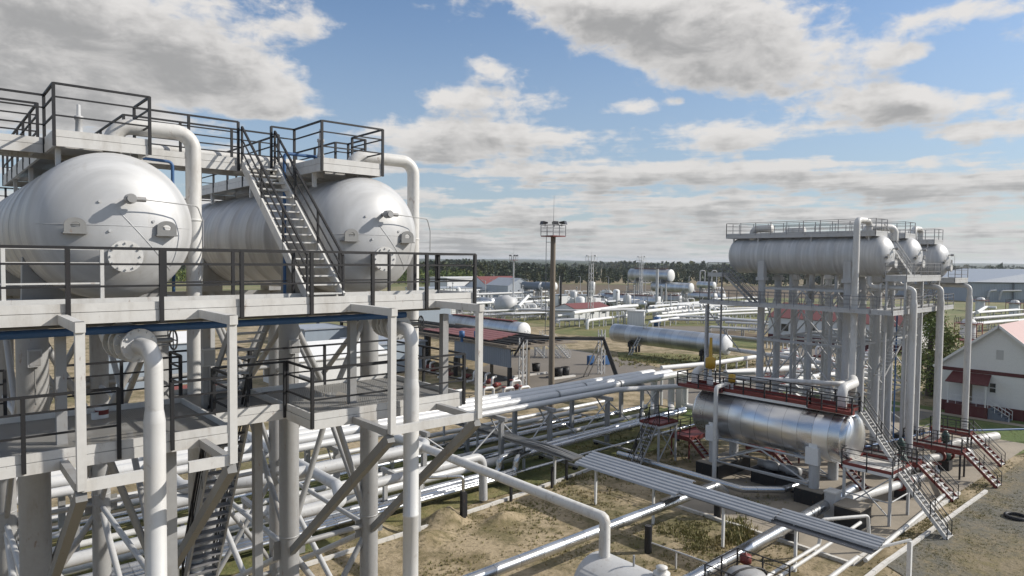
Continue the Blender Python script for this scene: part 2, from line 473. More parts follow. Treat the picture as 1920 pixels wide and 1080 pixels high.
def saddles(th, cx, ys, cz, base, mat=None):
    mat = mat or M['grey']
    for y in ys:
        sb = MB(); pts = [(cx-1.5, y-.16, base), (cx+1.5, y-.16, base)]
        n = 10; arc = [(cx+1.62*math.cos(g), y-.16, cz+(TR+.01)*math.sin(g)) for g in [math.radians(-20-140*k/n) for k in range(n+1)]]
        arc = [(cx+(TR+.012)*math.cos(math.radians(-25-130*k/n)), y-.16, cz+(TR+.012)*math.sin(math.radians(-25-130*k/n))) for k in range(n+1)]
        sb.prism([(cx-1.55, y-.16, base), (cx+1.55, y-.16, base)] + arc, (0, .32, 0))
        part('saddle', sb, mat, th)

# ================================================================== LEFT TOWER
ZD, ZT, ZL, CZ = 16.04, 19.62, 13.5, 17.66       # upper deck, top walkway, lower deck, tank axis
TX = (3.35, 9.68); YH = 17.7
t1 = make_tank('separator_tank', 'big silver tank at the left edge, nearest, its round manway just behind the black rail', TX[0], YH, CZ, group='silver tanks on the near steel tower')
saddles(t1, TX[0], (19.7, 27.4), CZ, 15.95)
t2 = make_tank('separator_tank', 'big silver tank right of the white staircase on the near tower', TX[1], YH, CZ, group='silver tanks on the near steel tower')
saddles(t2, TX[1], (19.7, 27.4), CZ, 15.95)

# --- support frame
fr = thing('support_frame', 'grey frame of thick columns and slanting braces under the two near silver tanks', 'steel frame', (6.5, 20, 0))
COLX = (2.0, 4.7, 8.3, 11.0); COLY = (19.7, 27.4)
for x in COLX:
    for y in COLY:
        r = .33 if (x < 3 and y < 20) else .29
        b = MB().tube([(x, y, .35), (x, y, 15.7)], r, 24); b.box(x-.45, x+.45, y-.45, y+.45, 15.7, 15.95)
        b.lathe((x, y, 8.6), (0, 0, 1), [(0, r), (.012, r+.012), (.05, r+.012), (.06, r)], 24)
        c = part('column', b, M['grey'], fr)
        part('footing', MB().box(x-.6, x+.6, y-.6, y+.6, -.1, .35), M['concrete'], c)
bb = MB()
for y in COLY: part('beam', MB().beam((0.5, y, 15.55), (12.2, y, 15.55), .2, .3), M['grey'], fr)
for z in (12.55, 8.3, 4.0):
    for y in COLY:
        for a, b in ((2.0, 4.7), (4.7, 8.3), (8.3, 11.0)):
            if z == 8.3 and a == 4.7 and y < 20: continue
            part('tie_tube', MB().tube([(a, y, z), (b, y, z)], .085, 10), M['grey'], fr)
    for x in COLX: part('tie_tube', MB().tube([(x, 19.7, z-.1), (x, 27.4, z-.1)], .085, 10), M['pale'], fr)
def vbr(a, b, r=.09, m='grey'): part('brace', MB().tube([a, b], r, 10), M[m], fr)
for y in COLY:
    for a, b in ((2.0, 4.7), (8.3, 11.0)):
        m = (a+b)/2
        vbr((a, y, 15.4), (m, y, 12.6)); vbr((b, y, 15.4), (m, y, 12.6))
        vbr((m, y, 12.5), (a, y, 8.4)); vbr((m, y, 12.5), (b, y, 8.4))
        vbr((a, y, 8.2), (b, y, 4.1), .1); vbr((b, y, 8.2), (a, y, 4.1), .1)
for x in COLX:
    vbr((x, 19.7, 15.3), (x, 23.5, 12.5)); vbr((x, 27.4, 15.3), (x, 23.5, 12.5))
    vbr((x, 23.5, 12.3), (x, 19.7, 8.3)); vbr((x, 23.5, 12.3), (x, 27.4, 8.3))
    vbr((x, 19.7, 8.1), (x, 27.4, 4.0), .1, 'pale'); vbr((x, 27.4, 8.1), (x, 19.7, 4.0), .1, 'pale')
# square posts carrying the decks
for x, y, z in ((1.95, 15.0, 15.6), (4.97, 16.5, 15.6), (7.9, 15.0, 15.6), (10.2, 14.4, 15.6), (-1.2, 15, 15.6)):
    part('deck_post', MB().beam((x, y, 13.2), (x, y, z), .17, .17), M['grey'], fr)
for x, y in ((3.65, 14.4), (6.3, 16.9)): part('deck_post', MB().beam((x, y, .2), (x, y, 13.2), .2, .2), M['grey'], fr)
# outriggers: beam out from the upper deck, hanging post, bottom beam and long knee brace
for x, cx, cy in ((1.85, 2.0, 19.7), (4.15, 4.7, 19.7), (7.4, 8.3, 19.7), (9.7, 11.0, 19.7)):
    part('outrigger_beam', MB().beam((x, 14.05, 15.9), (x, 12.2, 15.9), .14, .16), M['white'], fr)
    part('hanger_post', MB().beam((x, 12.3, 15.98), (x, 12.3, 13.35), .13, .13), M['white'], fr)
    part('outrigger_beam', MB().beam((x, 12.4, 13.35), (x, 14.6, 13.35), .13, .15), M['grey'], fr)
    part('knee_brace', MB().beam((x, 12.35, 13.25), (cx, cy-.2, 8.2), .16, .2), M['midgrey'], fr)  # darker grey stands in for shade on the brace undersides
for a, b in ((1.85, 2.72), (3.42, 4.15), (7.4, 9.7)):
    part('outrigger_beam', MB().channel((a, 12.3, 13.4), (b, 12.3, 13.4), .1, .18), M['white'], fr)

# --- upper deck along the tank heads
ud = thing('walkway_platform', 'long white edged walkway with black rails across the front of both near tanks', 'platform', (4, 14.8, ZD), 'steel walkways of the near tower')
platform(ud, -4.0, 10.85, 14.0, 15.6, ZD)
guard_rail(ud, [(-4.0, 13.96, ZD), (10.85, 13.96, ZD), (10.85, 15.6, ZD)], 1.1, sp=1.44, drop=.26, w=.065)
guard_rail(ud, [(-2, 15.62, ZD), (2.75, 15.62, ZD)], 1.1, mat=M['white'], drop=.1)
guard_rail(ud, [(3.9, 15.62, ZD), (6.7, 15.62, ZD)], 1.1, drop=.1)
guard_rail(ud, [(7.9, 15.62, ZD), (9.3, 15.62, ZD)], 1.1, drop=.1)
guard_rail(ud, [(10.1, 15.62, ZD), (10.8, 15.62, ZD)], 1.1, drop=.1)

# --- lower decks
ld1 = thing('walkway_platform', 'lower grating platform at the left edge, below the nearest tank', 'platform', (1.5, 15.8, ZL), 'steel walkways of the near tower')
platform(ld1, -3.0, 4.7, 14.05, 17.5, ZL)
guard_rail(ld1, [(-3.0, 14.0, ZL), (2.7, 14.0, ZL)], drop=.2)
guard_rail(ld1, [(3.6, 14.0, ZL), (4.74, 14.0, ZL), (4.74, 15.2, ZL)], drop=.2)
guard_rail(ld1, [(-3.0, 17.55, ZL), (1.3, 17.55, ZL)], drop=.1)
guard_rail(ld1, [(2.2, 17.55, ZL), (4.7, 17.55, ZL)], drop=.1)
ld2 = thing('walkway_platform', 'lower grating platform behind the vertical pipe under the tank by the staircase', 'platform', (8.4, 15.7, ZL), 'steel walkways of the near tower')
platform(ld2, 6.4, 10.45, 13.95, 17.6, ZL)
guard_rail(ld2, [(6.4, 15.3, ZL), (6.38, 13.9, ZL), (10.48, 13.9, ZL), (10.48, 17.6, ZL), (6.4, 17.6, ZL)], drop=.2, sp=1.9)
ld3 = thing('walkway_platform', 'short linking gangway between the two lower grating platforms, by the grey ladder stair', 'platform', (5.5, 16.5, ZL), 'steel walkways of the near tower')
platform(ld3, 4.75, 6.35, 15.35, 18.6, ZL, sides='fb')
guard_rail(ld3, [(4.75, 15.3, ZL), (6.35, 15.3, ZL)], drop=.2)
guard_rail(ld3, [(4.75, 17.7, ZL), (4.75, 18.6, ZL), (6.4, 18.6, ZL), (6.4, 17.7, ZL)], drop=.1)

# --- top walkway over the tanks
tw = thing('walkway_platform', 'highest walkway, over the tops of the two near tanks, with box shaped landings', 'platform', (6, 20, ZT), 'steel walkways of the near tower')
platform(tw, -4.0, 10.6, 19.3, 20.4, ZT)
for cx, a, b, yf in ((TX[0], 2.28, 4.12, 17.8), (TX[1], 8.32, 10.15, 17.5)):
    platform(tw, a, b, yf, 19.24, ZT, sides='lrf'); platform(tw, a, b, 20.46, 29.5, ZT, sides='lrb')
    for y in (18.2, 23.0, 27.0):
        for x in (a+.1, b-.1): part('stub_leg', MB().beam((x, y, ZT-.2), (x, y, ZT-.62), .1), M['white'], tw)
kw = dict(drop=.24, sp=1.5, w=.056)
guard_rail(tw, [(-4.0, 19.26, ZT), (2.26, 19.26, ZT), (2.26, 17.76, ZT), (4.14, 17.76, ZT), (4.14, 19.26, ZT), (6.7, 19.26, ZT)], **kw)
guard_rail(tw, [(7.62, 19.26, ZT), (8.3, 19.26, ZT), (8.3, 17.46, ZT), (10.17, 17.46, ZT), (10.17, 19.3, ZT), (10.62, 19.3, ZT), (10.62, 20.42, ZT), (10.17, 20.42, ZT), (10.17, 29.5, ZT), (8.3, 29.5, ZT), (8.3, 20.42, ZT), (4.14, 20.42, ZT), (4.14, 29.5, ZT), (2.26, 29.5, ZT), (2.26, 20.42, ZT), (-4, 20.42, ZT)], **kw)
bw = thing('walkway_platform', 'rear walkway glimpsed between and behind the two near tanks, just under their tops', 'platform', (4, 31, 18.2), 'steel walkways of the near tower')
platform(bw, -4, 12, 30.6, 31.8, 18.3)
guard_rail(bw, [(-4, 30.56, 18.3), (12, 30.56, 18.3)], sp=1.6)

# --- stairs
st = thing('staircase', 'white steel staircase with black handrails coming down between the two near tanks', 'stairs', (7.2, 17.5, ZD))
stairway(st, (6.78, 19.2, ZT-.03), (6.9, 15.3, ZD+.03), (.92, 0, 0), 17, tread_d=.27, sh=.24)
s2 = thing('staircase', 'grey ladder stair rising from the lower gangway towards the long walkway, seen from below', 'stairs', (5.9, 17, ZL))
stairway(s2, (5.5, 15.75, ZD-.05), (5.5, 18.1, ZL+.02), (.85, 0, 0), 11, smat=M['grey'], tmat=M['galv'], rails=False)
s3 = thing('staircase', 'dark open ladder stair hanging below the lower gangway between the near columns', 'stairs', (5.3, 17, 8.3))
stairway(s3, (5.0, 16.0, ZL-.25), (5.0, 18.6, 8.3), (.75, 0, 0), 20, smat=M['grey'], tmat=M['rail_grey'], rails=True)

# --- risers, outlets, hoses
rp1 = solo('riser_pipe', 'thick white pipe from the top of the nearest tank, running down its right side', 'pipe',
     MB().pipe([(3.5, 18.55, 19.1), (3.5, 18.55, 20.1), (5.28, 18.4, 20.1), (5.28, 18.4, .3)], .185, .42, 24, 10), M['white'], 'white riser pipes on the near tower')
rp2 = solo('riser_pipe', 'thick white pipe from the top of the tank by the staircase, down its right side', 'pipe',
     MB().pipe([(9.75, 18.55, 19.1), (9.75, 18.55, 20.05), (11.82, 18.4, 20.05), (11.82, 18.4, .3)], .19, .42, 24, 10), M['white'], 'white riser pipes on the near tower')
def outlet(label, nx, ny, px_, pyy, vlab):
    th = thing('outlet_pipe', label, 'pipe', (px_, pyy, 0), 'silver outlet pipes hanging below the near tanks')
    top = V((nx, ny, 15.35)); end = V((px_, pyy, 15.3)); d = (end-top); d.z = 0; d.normalize()
    b = MB().pipe([(nx, ny, 16.1), (nx, ny, 15.35), top.lerp(end, .3)], .25, .3, 20)
    part('nozzle', b, M['silver'], th)
    s = top.lerp(end, .68)
    path = fillet([s, end, V((px_, pyy, 14.2))], .32, 8)
    part('elbow', MB().tube(path, .155, 24), M['silver'], th)
    part('reducer', MB().lathe((px_, pyy, 14.2), (0, 0, -1), [(0, .157), (.22, .187), (.24, .187)], 28), M['silver'], th)
    lower = [(0, .185)]
    for q in (3.0, 6.4, 9.8): lower += [(q, .185), (q+.01, .193), (q+.05, .193), (q+.06, .185)]
    part('lower_run', MB().lathe((px_, pyy, 13.97), (0, 0, -1), lower + [(13.9, .185)], 28), M['silver'], th)
    v = thing('gate_valve', vlab, 'valve', tuple(top.lerp(end, .5)), 'flanged valves below the near tanks')
    vb = MB(); a = top.lerp(end, .3); m = top.lerp(end, .5); e = top.lerp(end, .68)
    vb.tube([a, a.lerp(m, .5), m, m.lerp(e, .5), e], [.25, .25, .33, .25, .18], 20)
    part('body', vb, M['silver'], v)
    for p, r in ((a, .37), (m-d*.15, .36), (m+d*.15, .36), (e, .32)):
        part('flange', flange(MB(), p, d, r, .035, 12), M['silver'], v)
    side = d.cross(ZZ).normalized()*-1
    hb = MB().cyl(m, m+side*.75, .055, 10); hb.cyl(m+side*.3, m+side*.38, .13, 12); hb.cyl(m+side*.3+V((0,0,.09)), m+side*.7+V((0,0,.09)), .02, 8); hb.cyl(m+side*.3-V((0,0,.09)), m+side*.7-V((0,0,.09)), .02, 8)
    part('stem', hb, M['grey'], v)
    wb = MB(); cc = m+side*.78; ring = [cc + (d*math.cos(2*PI*k/20)+ZZ*math.sin(2*PI*k/20))*.2 for k in range(21)]
    wb.tube(ring, .018, 6, False); wb.beam(cc-d*.2, cc+d*.2, .02); wb.beam(cc-ZZ*.2, cc+ZZ*.2, .02)
    part('handwheel', wb, M['rail_grey'], v)
outlet('thick silver vertical pipe hanging below the nearest tank, in front of the left lower platform', 2.95, 15.9, 3.2, 13.62, 'flanged valve in the outlet under the nearest tank')
outlet('thick silver vertical pipe hanging below the second tank, in front of the middle lower platform', 9.45, 16.6, 8.72, 13.62, 'flanged valve in the outlet under the tank behind the staircase')
solo('blue_pipe', 'long blue pipe slung under the edge of the long walkway', 'pipe', MB().tube([(-4, 14.5, 15.62), (9.1, 14.5, 15.62)], .075, 12), M['blue'])
solo('blue_pipe', 'thin blue pipe standing beside the white staircase', 'pipe', MB().pipe([(8.9, 18.9, 19.95), (7.85, 18.9, 19.95), (7.85, 18.9, 15.9)], .045, .12, 10), M['blue'])
solo('blue_pipe', 'thin blue pipe bending down beside the top of the nearest tank', 'pipe', MB().pipe([(4.2, 19.0, 19.45), (4.95, 19.0, 19.42), (4.95, 19.0, 16.1)], .04, .12, 10), M['blue'])
solo('vent_pipe', 'white pipe lying along the highest walkway, behind the top of the staircase', 'pipe', MB().tube([(4.3, 20.75, 19.95), (11.5, 20.75, 19.95)], .13, 16), M['white'])
for lab, x, y in (('slim white relief valve standing on the landing over the nearest tank', 3.05, 19.9), ('slim white relief valve standing on the landing over the tank behind the staircase', 8.85, 18.7)):
    v = thing('relief_valve', lab, 'valve', (x, y, ZT), 'relief valves on the top landings')
    part('body', MB().lathe((x, y, ZT-.3), (0, 0, 1), [(0, .12), (.35, .12), (.36, .16), (.44, .16), (.45, .1), (.62, .09)], 16), M['white'], v)
    part('spring_bonnet', MB().lathe((x, y, ZT+.32), (0, 0, 1), [(0, .11), (.1, .085), (.4, .075), (.42, .1), (.5, .1), (.52, .045), (.78, .04), (.8, 0)], 16), M['pale'], v)
for i, (lab, px, py, r, h) in enumerate((('white paint tin with a red mark on the lower grating platform', 191, 783, .13, .27), ('small white paint tin beside the bigger one on the lower grating platform', 178, 786, .07, .16))):
    p = G(px, py, ZL+.01); c = thing('paint_tin', lab, 'paint tin', tuple(p), 'paint tins on the lower platform')
    part('can', MB().lathe(p, (0, 0, 1), [(0, 0), (0, r), (h, r), (h, r*.86), (h-.03, r*.86), (h-.03, 0)], 20, False), M['wall_white'], c)
    part('paint_inside', MB().lathe(p+ZZ*(h-.028), (0, 0, 1), [(0, 0), (.004, r*.84), (.005, 0)], 20, False), M['tar'], c)
    if i == 0: part('red_mark', MB().lathe(p+ZZ*.08, (0, 0, 1), [(0, r+.002), (.1, r+.002)], 20, False), M['red'], c)
    part('rim', MB().lathe(p+ZZ*(h-.01), (0, 0, 1), [(0, r), (0, r+.008), (.012, r+.008), (.012, r-.01)], 20, False), M['galv'], c)

# weld-on detail: gusset plates, flanges, conduits, junction boxes
for x in COLX:
    for y in COLY:
        for z in (12.5, 8.25):
            part('gusset_plate', MB().box(x-.5, x+.5, y-.012, y+.012, z-.28, z+.28), M['midgrey'], fr)
for rp, x, zs in ((rp1, 5.28, (17.9, 13.2, 8.8)), (rp2, 11.82, (17.6, 13.0, 8.6))):
    for z in zs: part('weld_collar', MB().lathe((x, 18.4, z), ZZ, [(0, .19), (.012, .203), (.05, .203), (.062, .19)], 24), M['white'], rp)
for k, (xa, xb, y, z) in enumerate(((-4, 10.7, 15.3, 15.66), (-3, 4.6, 17.3, 13.2))):
    c_ = thing('cable_run', ('grey cable run clipped under the long walkway', 'grey cable run clipped under the left lower platform')[k], 'cable', (xa, y, z))
    part('conduit', MB().tube([(xa, y, z), (xb, y, z)], .03, 8), M['midgrey'], c_); part('cable', MB().tube([(xa+(xb-xa)*q/24, y+.09, z+.02-.04*abs(math.sin(q*PI/4))) for q in range(25)], .014, 6), M['cable'], c_)
for k, (x, y, z) in enumerate(((2.0, 19.33, 14.6), (8.3, 19.36, 14.4), (4.97, 16.39, 14.7))):
    j = thing('junction_box', ('grey junction box on the thick column under the nearest tank', 'grey junction box on the thick column left of the middle platform', 'grey junction box on the square post behind the nearest riser')[k], 'box', (x, y, z))
    part('case', MB().box(x-.14, x+.14, y-.14, y-.003, z-.2, z+.2), M['pale'], j); part('conduit', MB().tube([(x, y-.07, z-.2), (x, y-.07, z-1.1)], .018, 6), M['midgrey'], j)
    part('cover', MB().box(x-.11, x+.11, y-.152, y-.143, z-.17, z+.17), M['grey'], j)

# ================================================================== SETTING
def sheet(name, pts, z, mat):
    return struct(name, MB().poly([(p[0], p[1], z) for p in pts]), mat)
def gpoly(pix): return [G(px, py) for px, py in pix]
sheet('ground', [(-7000, -7000), (7000, -7000), (7000, 7000), (-7000, 7000)], 0, M['ground'])
# far land
def rt(d, l): return tuple(F0*d + R0*l)[:2]
sheet('field', [rt(175, -700), rt(175, 900), rt(520, 1500), rt(520, -900)], 0.004, M['field'])
sheet('ploughed_field', [rt(330, 10), rt(330, 220), rt(500, 420), rt(500, 0)], 0.008, M['soil'])
# yard in the middle, grass strips, roads
sheet('yard', gpoly([(940, 745), (900, 690), (985, 655), (1075, 655), (1165, 672), (1300, 705), (1440, 690), (1475, 650), (1570, 655), (1500, 760), (1290, 760), (1180, 730), (1030, 742)]), 0.012, M['asphalt'])
sheet('grass_strip', gpoly([(1158, 660), (1410, 668), (1392, 690), (1330, 692), (1250, 684), (1160, 674)]), 0.016, M['lawn'])
sheet('dirt_strip', gpoly([(1260, 622), (1420, 640), (1425, 628), (1300, 612)]), 0.020, M['soil'])
sheet('grass_strip', gpoly([(1040, 625), (1420, 655), (1420, 640), (1250, 622), (1040, 606)]), 0.024, M['lawn'])
sheet('road', gpoly([(1150, 616), (1235, 612), (1440, 612), (1440, 620), (1260, 622), (1170, 626)]), 0.028, M['asphalt'])
sheet('grass_strip', gpoly([(890, 575), (1500, 600), (1500, 612), (1240, 610), (1130, 616), (890, 598)]), 0.032, M['lawn'])
sheet('lawn', [(60, 18), (78, 15.3), (84, 6), (91, 6), (91, 44), (62, 48)], 0.036, M['house_lawn'])
sheet('gravel_yard', [(41, 14.8), (75, 15.2), (84, 0), (50, -30), (20, -20)], 0.040, M['gravelly'])
sheet('gravel_path', [(64, 35), (80, 31), (88, 29), (88, 26), (76, 27), (64, 31)], 0.044, M['gravel'])
sheet('pavement', [(87.4, 14), (88.7, 14), (88.7, 33), (87.4, 33)], 0.048, M['concrete'])
sheet('pipe_trench', [(-10, 36.4), (60, 37.6), (66, 50), (-10, 50)], 0.052, M['lawn'])
# concrete pad of the far tower
struct('concrete_pad', MB().box(39.5, 79, 16, 29.2, -.05, .1), M['concrete'])
def kerb(pts, label, w=.22, h=.2):
    b = MB()
    for a, c in zip(pts, pts[1:]):
        a, c = V((a[0], a[1], 0)), V((c[0], c[1], 0)); L = (c-a).length; n = max(1, round(L/1.2)); d = (c-a)/n
        for k in range(n):
            j = random.uniform(-.015, .015)
            b.beam(a+d*k+d*.008+ZZ*(h/2+j), a+d*(k+1)-d*.008+ZZ*(h/2+j), w, h)
    return solo('kerb', label, 'kerb', b, M['kerb'], 'whitewashed kerbs of the pads')
kerb([(58, 15.9), (39.4, 15.9), (39.4, 28.3), (41.4, 29.3)], 'whitewashed kerb round the concrete pad under the far tower')
kerb([(60, 14.7), (40.5, 14.7), (33, 14.5)], 'outer whitewashed kerb line along the gravel at bottom right')
kerb([(14, 35.2), (24, 35.6), (33, 36.3), (42, 37.3)], 'low whitewashed kerb line on the sand beside the pipe trench')
def mound(px, py, rx, ry, h, label):
    c = G(px, py); b = MB(); n, m = 28, 12; vs = []
    for j in range(m+1):
        for k in range(n):
            r = j/m; g = 2*PI*k/n
            z = h*(math.cos(PI*r)*.5+.5)*(1+.3*math.sin(3*g+px)*r) + random.uniform(-.06, .06)*h*(1-r*.6)
            vs.append((c.x+rx*r*math.cos(g)*(1+.12*math.sin(2*g+px)), c.y+ry*r*math.sin(g), max(z, -.02) if j < m else -.03))
    b.add(vs, [(j*n+k, (j+1)*n+k, (j+1)*n+(k+1) % n, j*n+(k+1) % n) for j in range(m) for k in range(n)], True)
    o = struct('earth_mound', b, M['ground'])
mound(835, 978, 2.2, 1.6, .9, ''); mound(800, 1012, 2.0, 1.4, .5, ''); mound(945, 975, 2.0, 1.1, .5, '')
mound(690, 1000, 2.4, 1.6, .7, '')

# ---------------- grass tufts on the sand (one object) and far woods (one object)
def blades(name, pts, size, mat, label, cat, seed, kind='stuff'):
    r = np.random.default_rng(seed); vs = []; fs = []
    for (x, y, s) in pts:
        for _ in range(7):
            a = r.uniform(0, 2*PI); L = s*r.uniform(.5, 1.1); w_ = s*.16; lean = r.uniform(.1, .7)*L
            bx, by = x+r.normal(0, s*.35), y+r.normal(0, s*.35); ca, sa = math.cos(a), math.sin(a); i = len(vs)
            vs += [(bx-sa*w_, by+ca*w_, 0), (bx+sa*w_, by-ca*w_, 0), (bx+ca*lean, by+sa*lean, L)]
            fs.append((i, i+1, i+2))
    b = MB(); b.v = vs; b.f = fs; b.s = [False]*len(fs)
    return solo(name, label, cat, b, mat, kind=kind, loc=(0, 0, 0))
pts = []
while len(pts) < 2600:
    px, py = rng.uniform(560, 1640), rng.uniform(880, 1090)
    p = G(px, py)
    if 39.2 < p.x < 70 and 15.5 < p.y < 29: continue
    k = math.sin(p.x*.9+2*math.sin(p.y*.5))+math.sin(p.y*1.1+p.x*.3)+rng.normal(0, .6)
    if k < .35: continue
    pts.append((p.x, p.y, rng.uniform(.05, .15)))
def patch(px, py, sx, sy, n, a, b):
    k = 0
    while k < n:
        q = G(px+rng.normal(0, sx), py+rng.normal(0, sy))
        if math.sin(q.x*1.3+1.5*math.sin(q.y*.7))+math.sin(q.y*1.7+q.x*.4)+rng.normal(0, .8) < -.2: continue
        pts.append((q.x, q.y, rng.uniform(a, b))); k += 1
patch(1310, 1008, 50, 16, 900, .08, .22); patch(1420, 935, 30, 12, 120, .1, .3); patch(1380, 1000, 12, 10, 200, .2, .5)
patch(1180, 850, 70, 24, 1000, .1, .3); patch(1060, 905, 50, 22, 500, .08, .22); patch(960, 960, 70, 25, 500, .06, .18)
patch(1790, 850, 70, 34, 2200, .05, .16); patch(1870, 950, 60, 40, 1500, .05, .14); patch(1740, 985, 50, 40, 1500, .05, .14); patch(1840, 1040, 70, 30, 1300, .04, .11)
patch(1330, 682, 45, 6, 500, .2, .45); patch(1220, 676, 40, 5, 400, .2, .45)
blades('grass_tufts', pts, .2, M['tuft'], 'tufts of dry and green grass scattered over the sandy ground', 'grass', 3)

def wood(name, n, dmin, dmax, lmin, lmax, hmin, hmax, nleaf, lsize, mat, label, seed):
    r = np.random.default_rng(seed)
    d = r.uniform(dmin, dmax, n); l = r.uniform(lmin, lmax, n)
    cx = F0.x*d + R0.x*l; cy = F0.y*d + R0.y*l; H = r.uniform(hmin, hmax, n)*(.86+.2*np.sin(l*.021+seed)+.13*np.sin(l*.057+d*.02)); W = H*r.uniform(.14, .24, n)
    kindc = r.uniform(0, 1, n) < .55
    u = r.uniform(0, 1, (n, nleaf)); ang = r.uniform(0, 2*PI, (n, nleaf)); rad = np.sqrt(r.uniform(0, 1, (n, nleaf)))
    wid = np.where(kindc[:, None], (1-u)*.95+.08, np.sin(PI*np.clip(u*.9+.12, 0, 1))**.6)
    z = H[:, None]*(.12+.88*u); x = cx[:, None]+W[:, None]*wid*rad*np.cos(ang); y = cy[:, None]+W[:, None]*wid*rad*np.sin(ang)
    c = np.stack([x, y, z], -1).reshape(-1, 3); m = len(c)
    a = r.normal(size=(m, 3)); a /= np.linalg.norm(a, axis=1)[:, None]; b = r.normal(size=(m, 3)); b = np.cross(a, b); b /= np.linalg.norm(b, axis=1)[:, None]
    s = (lsize*r.uniform(.6, 1.3, m)*np.repeat(H/14, nleaf))[:, None]
    vs = np.stack([c+a*s, c-a*s*.5+b*s*.87, c-a*s*.5-b*s*.87], 1).reshape(-1, 3)
    me = bpy.data.meshes.new(name); me.vertices.add(len(vs)); me.vertices.foreach_set('co', vs.ravel())
    me.loops.add(m*3); me.loops.foreach_set('vertex_index', np.arange(m*3)); me.polygons.add(m)
    me.polygons.foreach_set('loop_start', np.arange(m)*3); me.polygons.foreach_set('loop_total', np.full(m, 3)); me.update(); me.validate()
    o = bpy.data.objects.new(name, me); COL.objects.link(o); me.materials.append(mat)
    return setp(o, label, 'woods', None, 'stuff')
wood('pine_wood', 3400, 500, 740, -420, 900, 6.5, 14, 60, 1.75, M['pine'], 'dark green mixed wood behind the site, a single mass along the fields', 21)
wood('pine_wood', 3600, 760, 1650, -700, 1500, 8, 15, 26, 3.4, M['pine'], 'farther dark woods fading towards the skyline', 22)
wood('pine_wood', 900, 440, 520, -420, -20, 7, 11, 70, 1.1, M['birch'], 'yellow green birch wood nearer the buildings on the left', 23)
wood('pine_wood', 700, 480, 640, 480, 800, 8, 12, 70, 1.3, M['pine'], 'dark wood behind the big grey warehouse at the right', 24)
hb = MB(); N = 160; vs = []
for k in range(N+1):
    g = -1.1+2.2*k/N; x, y = F0*math.cos(g)+R0*math.sin(g), 0
    for dd, base in ((1700, 13), (3200, 15.0), (6500, 20)):
        p = (F0*math.cos(g)+R0*math.sin(g))*dd
        z = base + (8*math.sin(k*.11)+5*math.sin(k*.31+1))*(dd > 5000) + random.uniform(-1, 1)*(.9 if dd < 5000 else .6)
        vs.append((p.x, p.y, z-2*(dd < 5000)))
    p = (F0*math.cos(g)+R0*math.sin(g))*1500; vs.append((p.x, p.y, -1))
hb.add(vs, [(k*4+a, k*4+4+a, k*4+4+b, k*4+b) for k in range(N) for a, b in ((3, 0), (0, 1), (1, 2))], True)
struct('hills', hb, M['hill'])

def tree(label, x, y, h, wd, n, mat, ls, seed):
    r = random.Random(seed); th = thing('tree', label, 'tree', (x, y, 0))
    tb = MB().tube([(x, y, -.1), (x+.05, y, h*.35), (x-.05, y+.05, h*.7), (x, y, h*.93)], [wd*.07, wd*.055, wd*.035, .02], 8)
    for _ in range(14):
        z = r.uniform(.2, .8)*h; a = r.uniform(0, 2*PI); L = wd*.42*(1.1-z/h)
        tb.tube([(x, y, z), (x+L*math.cos(a), y+L*math.sin(a), z+L*.7)], [.04, .012], 5)
    part('trunk', tb, M['bark'], th)
    cb = MB(); cl = []
    for _ in range(46):
        u = r.uniform(.1, 1); a = r.uniform(0, 2*PI); q = wd*.5*(math.sin(PI*min(1, u*.8+.2))**.7)*r.uniform(.25, 1)
        cl.append((x+q*math.cos(a), y+q*math.sin(a), h*(.06+.9*u), wd*r.uniform(.1, .22)))
    for _ in range(n):
        c = r.choice(cl); p = V((c[0]+r.gauss(0, c[3]*.6), c[1]+r.gauss(0, c[3]*.6), c[2]+r.gauss(0, c[3]*.7)))
        a = V((r.gauss(0, 1), r.gauss(0, 1), r.gauss(0, 1))).normalized(); b2 = a.orthogonal().normalized(); s = ls*r.uniform(.6, 1.3)
        cb.add([p-a*s, p+b2*s*.5, p+a*s, p-b2*s*.5], [(0, 1, 2, 3)])
    part('crown', cb, mat, th); return th
p = G(1742, 742); tree('bushy green birch standing beside the white gabled house', p.x, p.y, 11.4, 7.2, 9000, M['birch'], .19, 5)
p = G(1660, 655); tree('small round leafy tree behind the far tower legs', p.x, p.y, 6, 4, 1400, M['pine'], .2, 6)

# ================================================================== BUILDINGS
wh = thing('gabled_house', 'white gabled house with maroon plinth, band and porch roof at the right edge', 'house', (100, 21.5, 0))
X0, X1, YA, YB, YC = 90.5, 116, 15.6, 27.3, 21.5
eave, ridge = 5.5, 10.3
wb = MB().prism([(X0, YA, 0), (X0, YB, 0), (X0, YB, eave), (X0, YC, ridge), (X0, YA, eave)], (X1-X0, 0, 0)); part('wall', wb, M['wall_white'], wh)
pb = MB(); pb.box(X0-.06, X0-.003, YA-.05, YB+.05, 0, 1.25); pb.box(X0, X1, YB+.003, YB+.06, 0, 1.25); part('plinth', pb, M['maroon'], wh)
pb = MB(); pb.box(X0-.05, X0-.003, YA-.05, YB+.05, 4.75, 5.15); part('trim_band', pb, M['maroon'], wh)
part('corner_board', MB().box(X0-.045, X0-.003, YB-.18, YB+.04, 1.25, 4.75), M['maroon'], wh)
rb = MB()
for ya, sgn in ((YA-.5, -1), (YB+.5, 1)):
    sl = (ridge-eave)/(YC-YA if sgn < 0 else YB-YC); zb = eave-.5*sl
    rb.add([(X0-.45, ya, zb+.02), (X1, ya, zb+.02), (X1, YC, ridge+.02), (X0-.45, YC, ridge+.02), (X0-.45, ya, zb+.14), (X1, ya, zb+.14), (X1, YC, ridge+.14), (X0-.45, YC, ridge+.14)],
           [(0, 1, 2, 3), (4, 5, 6, 7), (0, 1, 5, 4), (0, 3, 7, 4), (1, 2, 6, 5)])
